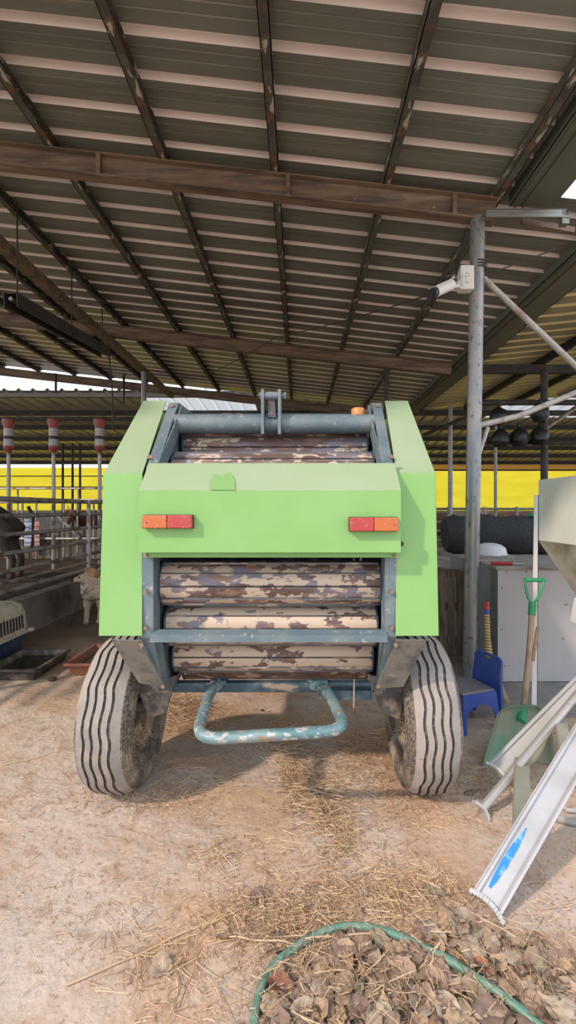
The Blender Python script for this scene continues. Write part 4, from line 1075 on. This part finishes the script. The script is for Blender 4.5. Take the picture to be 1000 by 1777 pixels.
# ------------------------------------------------------------------ straw and leaves
rnd = random.Random(11)
def on(px, py):
    g = G(px, py); g.z = gz(g.x, g.y); return g
def blade(mb, c, L_, w, ang, lift, bend, rr=rnd):
    d = Vector((math.cos(ang), math.sin(ang), 0)); s_ = Vector((-d.y, d.x, 0))
    pts = []
    for k in range(4):
        t = k/3-.5
        p = c+d*(t*L_)+s_*(bend*(4*t*t))*L_
        p.z = gz(p.x,p.y)+.003+c.z+lift*(t+.5)
        pts.append(p)
    vs = []
    for p in pts:
        vs += [p-s_*w/2, p+s_*w/2, p+Vector((0,0,w*.8))]
    fs = []
    for k in range(3):
        for j in range(3): fs.append((k*3+j,k*3+(j+1)%3,(k+1)*3+(j+1)%3,(k+1)*3+j))
    mb.add(vs, fs)
zones = [ # px, py, sx, sy, count, zmax, length
 (240,1370,70,28,900,.012,.055),(330,1370,60,25,350,.008,.05),(310,1240,35,18,1300,.05,.13),(300,1225,28,10,900,.09,.13),(505,1330,12,22,500,.03,.12),(530,1365,16,20,600,.035,.12),(565,1410,16,22,600,.03,.10),(600,1460,14,20,400,.02,.09),(690,1265,25,12,500,.03,.09),
 (205,1330,60,40,250,.008,.05),(660,1330,60,45,900,.012,.06),(640,1300,45,30,500,.015,.07),(520,1330,40,50,500,.014,.06),(560,1400,35,50,600,.016,.07),(600,1455,40,40,400,.012,.06),
 (700,1390,50,40,500,.01,.06),(760,1350,70,25,500,.01,.06),(820,1340,40,40,350,.01,.05),(480,1600,60,30,900,.018,.06),(640,1540,80,25,1200,.018,.06),
 (560,1580,120,25,1100,.02,.07),(760,1560,60,25,500,.015,.06),(440,1500,50,35,350,.008,.05),(380,1480,30,20,250,.008,.05),
 (700,1700,180,60,1500,.045,.08),(540,1700,60,60,500,.04,.08),(880,1640,70,40,500,.015,.05),(300,1640,90,30,250,.006,.06),(330,1700,60,50,200,.006,.08),
 (60,1400,70,60,250,.005,.04),(120,1560,90,90,350,.005,.035),(250,1520,150,90,400,.005,.035),(500,1290,60,20,400,.01,.05),(850,1380,50,40,500,.012,.06),
 (930,1480,60,60,150,.005,.04),(60,1250,50,25,250,.006,.05),(440,1220,50,15,120,.005,.06),(700,1240,20,20,200,.01,.08),(600,1230,40,20,150,.005,.06),(950,1560,40,40,100,.005,.04)]
smbs = [MB(),MB(),MB()]
for (cx,cy,sx_,sy_,cnt,zm,L_) in zones:
    for _ in range(cnt):
        px = rnd.gauss(cx,sx_); py = rnd.gauss(cy,sy_)
        if py < 1185 or py > 1850 or px < -30 or px > 1040: continue
        if rnd.random() > .8: continue
        c = G(px,py); c.z = rnd.random()**2*zm
        # keep straw off the tyre footprints
        if abs(c.y-2.57) < .12 and (abs(c.x-XC-.79) < .14 or abs(c.x-XC+.79) < .14): continue
        sc = rnd.choice((0,0,0,1,1,1,1,2))
        q_ = rnd.random()
        blade(smbs[sc], c, L_*(rnd.uniform(.12,.5) if q_ < .75 else rnd.uniform(.6,1.5)), rnd.uniform(.0012,.0028), rnd.uniform(0,6.283), rnd.uniform(0,.010)*(1+zm*30), rnd.uniform(-.09,.09))
big = MB()
for i, m_ in enumerate(smbs):
    big.cm = i; big.add(m_.v, m_.f)
me = bpy.data.meshes.new('loose_straw'); org = Vector((0,2.2,0))
me.from_pydata([v-org for v in big.v], [], big.f); [me.materials.append(m) for m in (straw_a,straw_b,straw_c)]
me.polygons.foreach_set('material_index', big.m)
so = bpy.data.objects.new('loose_straw', me); so.location = org; C.objects.link(so)
tag(so, 'chopped straw and chaff scattered over the dirt yard', 'straw', kind='stuff')
# straw caught in wheels
for s, pxs in ((-1,(225,1235)),(1,(690,1265))):
    mb = MB()
    cxw = XC+s*.80
    for _ in range(120):
        a = rnd.uniform(-2.6,-.5); r = rnd.uniform(.10,.185)
        c = Vector((cxw-s*rnd.uniform(.02,.10), 2.57+r*math.cos(a), .40+r*math.sin(a)))
        d = Vector((rnd.uniform(-.5,.5),rnd.uniform(-1,1),rnd.uniform(-.6,1))).normalized()*rnd.uniform(.03,.09)
        mb.tube([c-d/2,c+d/2], .0014, 3, cap=False)
    mb.build('caught_straw', straw_a, B, kind='stuff')
# long stalks (individuals)
stalks = [((112,1708),(405,1575),.0032,'longest pale stalk lying alone at the lower left'),((390,1590),(500,1548),.0025,'pale stalk continuing right of the longest stalk'),((0,1328),(110,1302),.003,'thin stalk left of the left tyre'),
 ((300,1600+150),(310,1680),.003,'upright-looking stalk near the bottom edge left of the hose'),((440,1560),(470,1520),.003,'short stalk beside the curled leaf in the middle'),
 ((560,1594),(722,1597),.0035,'straight pale straw above the top of the hose'),((530,1640),(660,1631),.003,'pale straw crossing over the hose top'),((745,1690),(768,1640),.004,'split pale straw crossing the hose right of its top'),
 ((395,1637),(520,1650),.003,'stalk reaching the hose bend from the left'),((620,1480),(690,1520),.0025,'thin straw right of the straw trail')]
for i, (a, b, r, l) in enumerate(stalks):
    a = on(*a); b = on(*b); n = 10; pts = []
    over = .03 if i in (6,7,8) else .007
    for k in range(n+1):
        p = a.lerp(b,k/n); p.z = gz(p.x,p.y)+over+.004*math.sin(k*1.1); p.x += .006*math.sin(k*.9+i); pts.append(p)
    MB().tube(pts, r*.8, 6).build('straw_stalk', straw_a, label=l, cat='straw')

# leaves
def leafmesh(seed):
    r = random.Random(seed); nu, nv = 8, 14; vs = []
    curl = r.uniform(.3,1.7); fold = r.uniform(.1,.7); asp = r.uniform(.30,.46); tw = r.uniform(-.5,.5)
    for j in range(nv+1):
        v = j/nv
        w = asp*math.sin(math.pi*min(1,v**.8*.985+.012))**.75
        for i in range(nu+1):
            u = i/nu*2-1
            x = u*w*(1+.09*math.sin(v*23+seed)*abs(u)); y = v-.5
            z = fold*abs(u)*w*.9+curl*.35*(y*y)+.10*noise.noise(Vector((u*1.5+seed,v*4,seed)))+.05*noise.noise(Vector((u*4+seed,v*9,seed)))
            ang = tw*y*2; x, z = x*math.cos(ang)-z*math.sin(ang), x*math.sin(ang)+z*math.cos(ang)
            vs.append(Vector((x,y,z))*.105)
    zmin = min(v.z for v in vs)
    for v in vs: v.z -= zmin
    fs = [(j*(nu+1)+i,j*(nu+1)+i+1,(j+1)*(nu+1)+i+1,(j+1)*(nu+1)+i) for j in range(nv) for i in range(nu)]
    o = len(vs)
    # little stem
    p0 = vs[nu//2]; vs += [p0+Vector((-.001,0,0)),p0+Vector((.001,0,0)),p0+Vector((0,-.03,.006)),p0+Vector((0,0,.0015))]
    fs += [(o,o+1,o+2),(o+1,o+3,o+2),(o+3,o,o+2)]
    return vs, fs
LM = {}
for sd in range(8):
    vs, fs = leafmesh(sd+3)
    for mi in range(len(leafm)):
        if (sd+mi) % 2 and mi > 3: continue
        me = bpy.data.meshes.new('dry_leaf'); me.from_pydata(vs, [], fs); me.materials.append(leafm[mi])
        me.polygons.foreach_set('use_smooth', [True]*len(me.polygons)); LM[(sd,mi)] = me
keys = list(LM)
def leaf(px, py, label, group=None, me=None, lift=0, sc=None, m=None):
    g = on(px,py); me = me or LM[rnd.choice(keys)]
    if m is not None: me = me.copy(); me.materials[0] = m
    o = bpy.data.objects.new('dry_leaf', me); C.objects.link(o)
    s_ = sc or rnd.uniform(.62,1.12)
    o.location = (g.x, g.y, g.z+.001+lift); o.scale = (s_,)*3
    flip = math.pi if rnd.random() < .3 else 0
    o.rotation_euler = (rnd.uniform(-.25,.25)+flip, rnd.uniform(-.3,.3), rnd.uniform(0,6.28))
    if flip: o.location.z += .02*s_
    tag(o, label, 'leaf', group); return o
cnt = 0
while cnt < 262:
    px = rnd.uniform(440,1010); py = rnd.uniform(1600,1800)
    # upper limit of the litter follows the hose and falls to the right
    lim = 1640-18*math.sin((px-440)/300*math.pi) if px < 740 else (1600 if px < 860 else 1600+(px-860)*.55)
    if py < lim+rnd.uniform(-10,14): continue
    if px < 560 and py < 1690 and rnd.random() < .5: continue
    # distance to hose
    g = G(px,py)
    dmin = min((Vector((g.x-h.x,g.y-h.y,0))).length for h in hps[::2])
    if dmin < .045 and rnd.random() < .8: continue
    leaf(px, py, 'dry brown crumpled leaf in the litter around the green hose', 'dry leaves around the hose', lift=rnd.random()**1.5*.018); cnt += 1
leaf(448,1560,'lone curled grey-brown leaf on bare dirt in the middle', sc=.85, m=leafm[2])
leaf(688,1532,'lone tan leaf on the dirt above the hose', sc=.85, m=leafm[3])
leaf(385,1620,'curled leaf lying at the right end of the longest stalk', sc=.75, m=leafm[0])
leaf(280,1672,'folded pale leaf below the longest stalk', sc=.8, m=leafm[1])
leaf(755,1555,'upright brown leaf between the straw and the ladder foot', sc=.9, m=leafm[4])
leaf(808,1602,'bright tan leaf left of the ladder foot', sc=.75, m=leafm[3])
leaf(836,1612,'pale tan leaf just below the ladder foot', sc=.7, m=leafm[5])
leaf(837,1690,'rust-orange leaf leaning on the hose at the right', sc=.65, m=leafred, lift=.02)
leaf(488,1722,'reddish-brown pointed leaf inside the hose bend at the lower left', sc=.85, m=leafbrown, lift=.02)
leaf(620,1592,'broad grey-brown leaf above the hose top', sc=.9, m=leafm[0])
leaf(520,1600,'tan leaf left of the hose top in the straw', sc=.8, m=leafm[3])
leaf(935,1628,'purplish-brown leaf at the right edge of the litter', sc=.8, m=leafm[2])
leaf(968,1665,'pale folded leaf at the far right of the litter', sc=.8, m=leafm[5])
leaf(815,1378,'curled brown leaf behind the tube foot of the ladder', sc=.7, m=leafm[2])
# clods
for i, (px,py,s_,l) in enumerate(((90,1180,.03,'small dirt clod right of the trough'),(455,1230,.012,'tiny dark pebble under the baler'),(610,1205,.012,'small pebble under the right of the baler'))):
    g = on(px,py); mb = MB().sphere(g+Vector((0,0,s_*.5)), s_, 12, 8, (1.2,1,.6))
    for v in mb.v: v += (v-g)*.2*noise.noise(v*40)
    mb.build('stone', soil, label=l, cat='stone', smooth=True)

# ------------------------------------------------------------------ light, world, camera
w = bpy.data.worlds.new('World'); bpy.context.scene.world = w; w.use_nodes = True
nt = w.node_tree; bg = nt.nodes['Background']
tc = nt.nodes.new('ShaderNodeTexCoord'); sp = nt.nodes.new('ShaderNodeSeparateXYZ'); cr = nt.nodes.new('ShaderNodeValToRGB')
nt.links.new(tc.outputs['Generated'], sp.inputs[0]); nt.links.new(sp.outputs['Z'], cr.inputs[0]); nt.links.new(cr.outputs[0], bg.inputs[0])
cr.color_ramp.elements[0].position = 0.0; cr.color_ramp.elements[0].color = (.86,.92,.95,1)
cr.color_ramp.elements[1].position = .7; cr.color_ramp.elements[1].color = (.70,.80,.95,1)
bg.inputs[1].default_value = 1.9
sun = bpy.data.lights.new('sun', 'SUN'); sun.energy = 2.9; sun.angle = math.radians(2.5); sun.color = (1.0,.82,.66)
so_ = bpy.data.objects.new('sun', sun); C.objects.link(so_)
el = math.radians(37); az = math.radians(50)   # travels toward +X and +Y
dirv = Vector((math.cos(el)*math.sin(az), math.cos(el)*math.cos(az), -math.sin(el)))
so_.rotation_euler = dirv.to_track_quat('-Z','Y').to_euler(); so_.location = (-5,-5,8)
cd = bpy.data.cameras.new('camera'); co = bpy.data.objects.new('camera', cd); C.objects.link(co)
co.location = (0,0,HC); co.rotation_euler = (math.radians(90),0,0)
cd.sensor_fit = 'HORIZONTAL'; cd.sensor_width = 36; cd.lens = F/1000*36
cd.shift_x = -.020; cd.shift_y = -.0055; cd.clip_start = .05; cd.clip_end = 200
sc = bpy.context.scene; sc.camera = co
sc.view_settings.view_transform = 'Standard'; sc.view_settings.look = 'None'; sc.view_settings.gamma = 1; sc.view_settings.exposure = 0.16
sc.view_settings.use_curve_mapping = False
for o in bpy.data.objects:
    if '_w' in o: del o['_w']
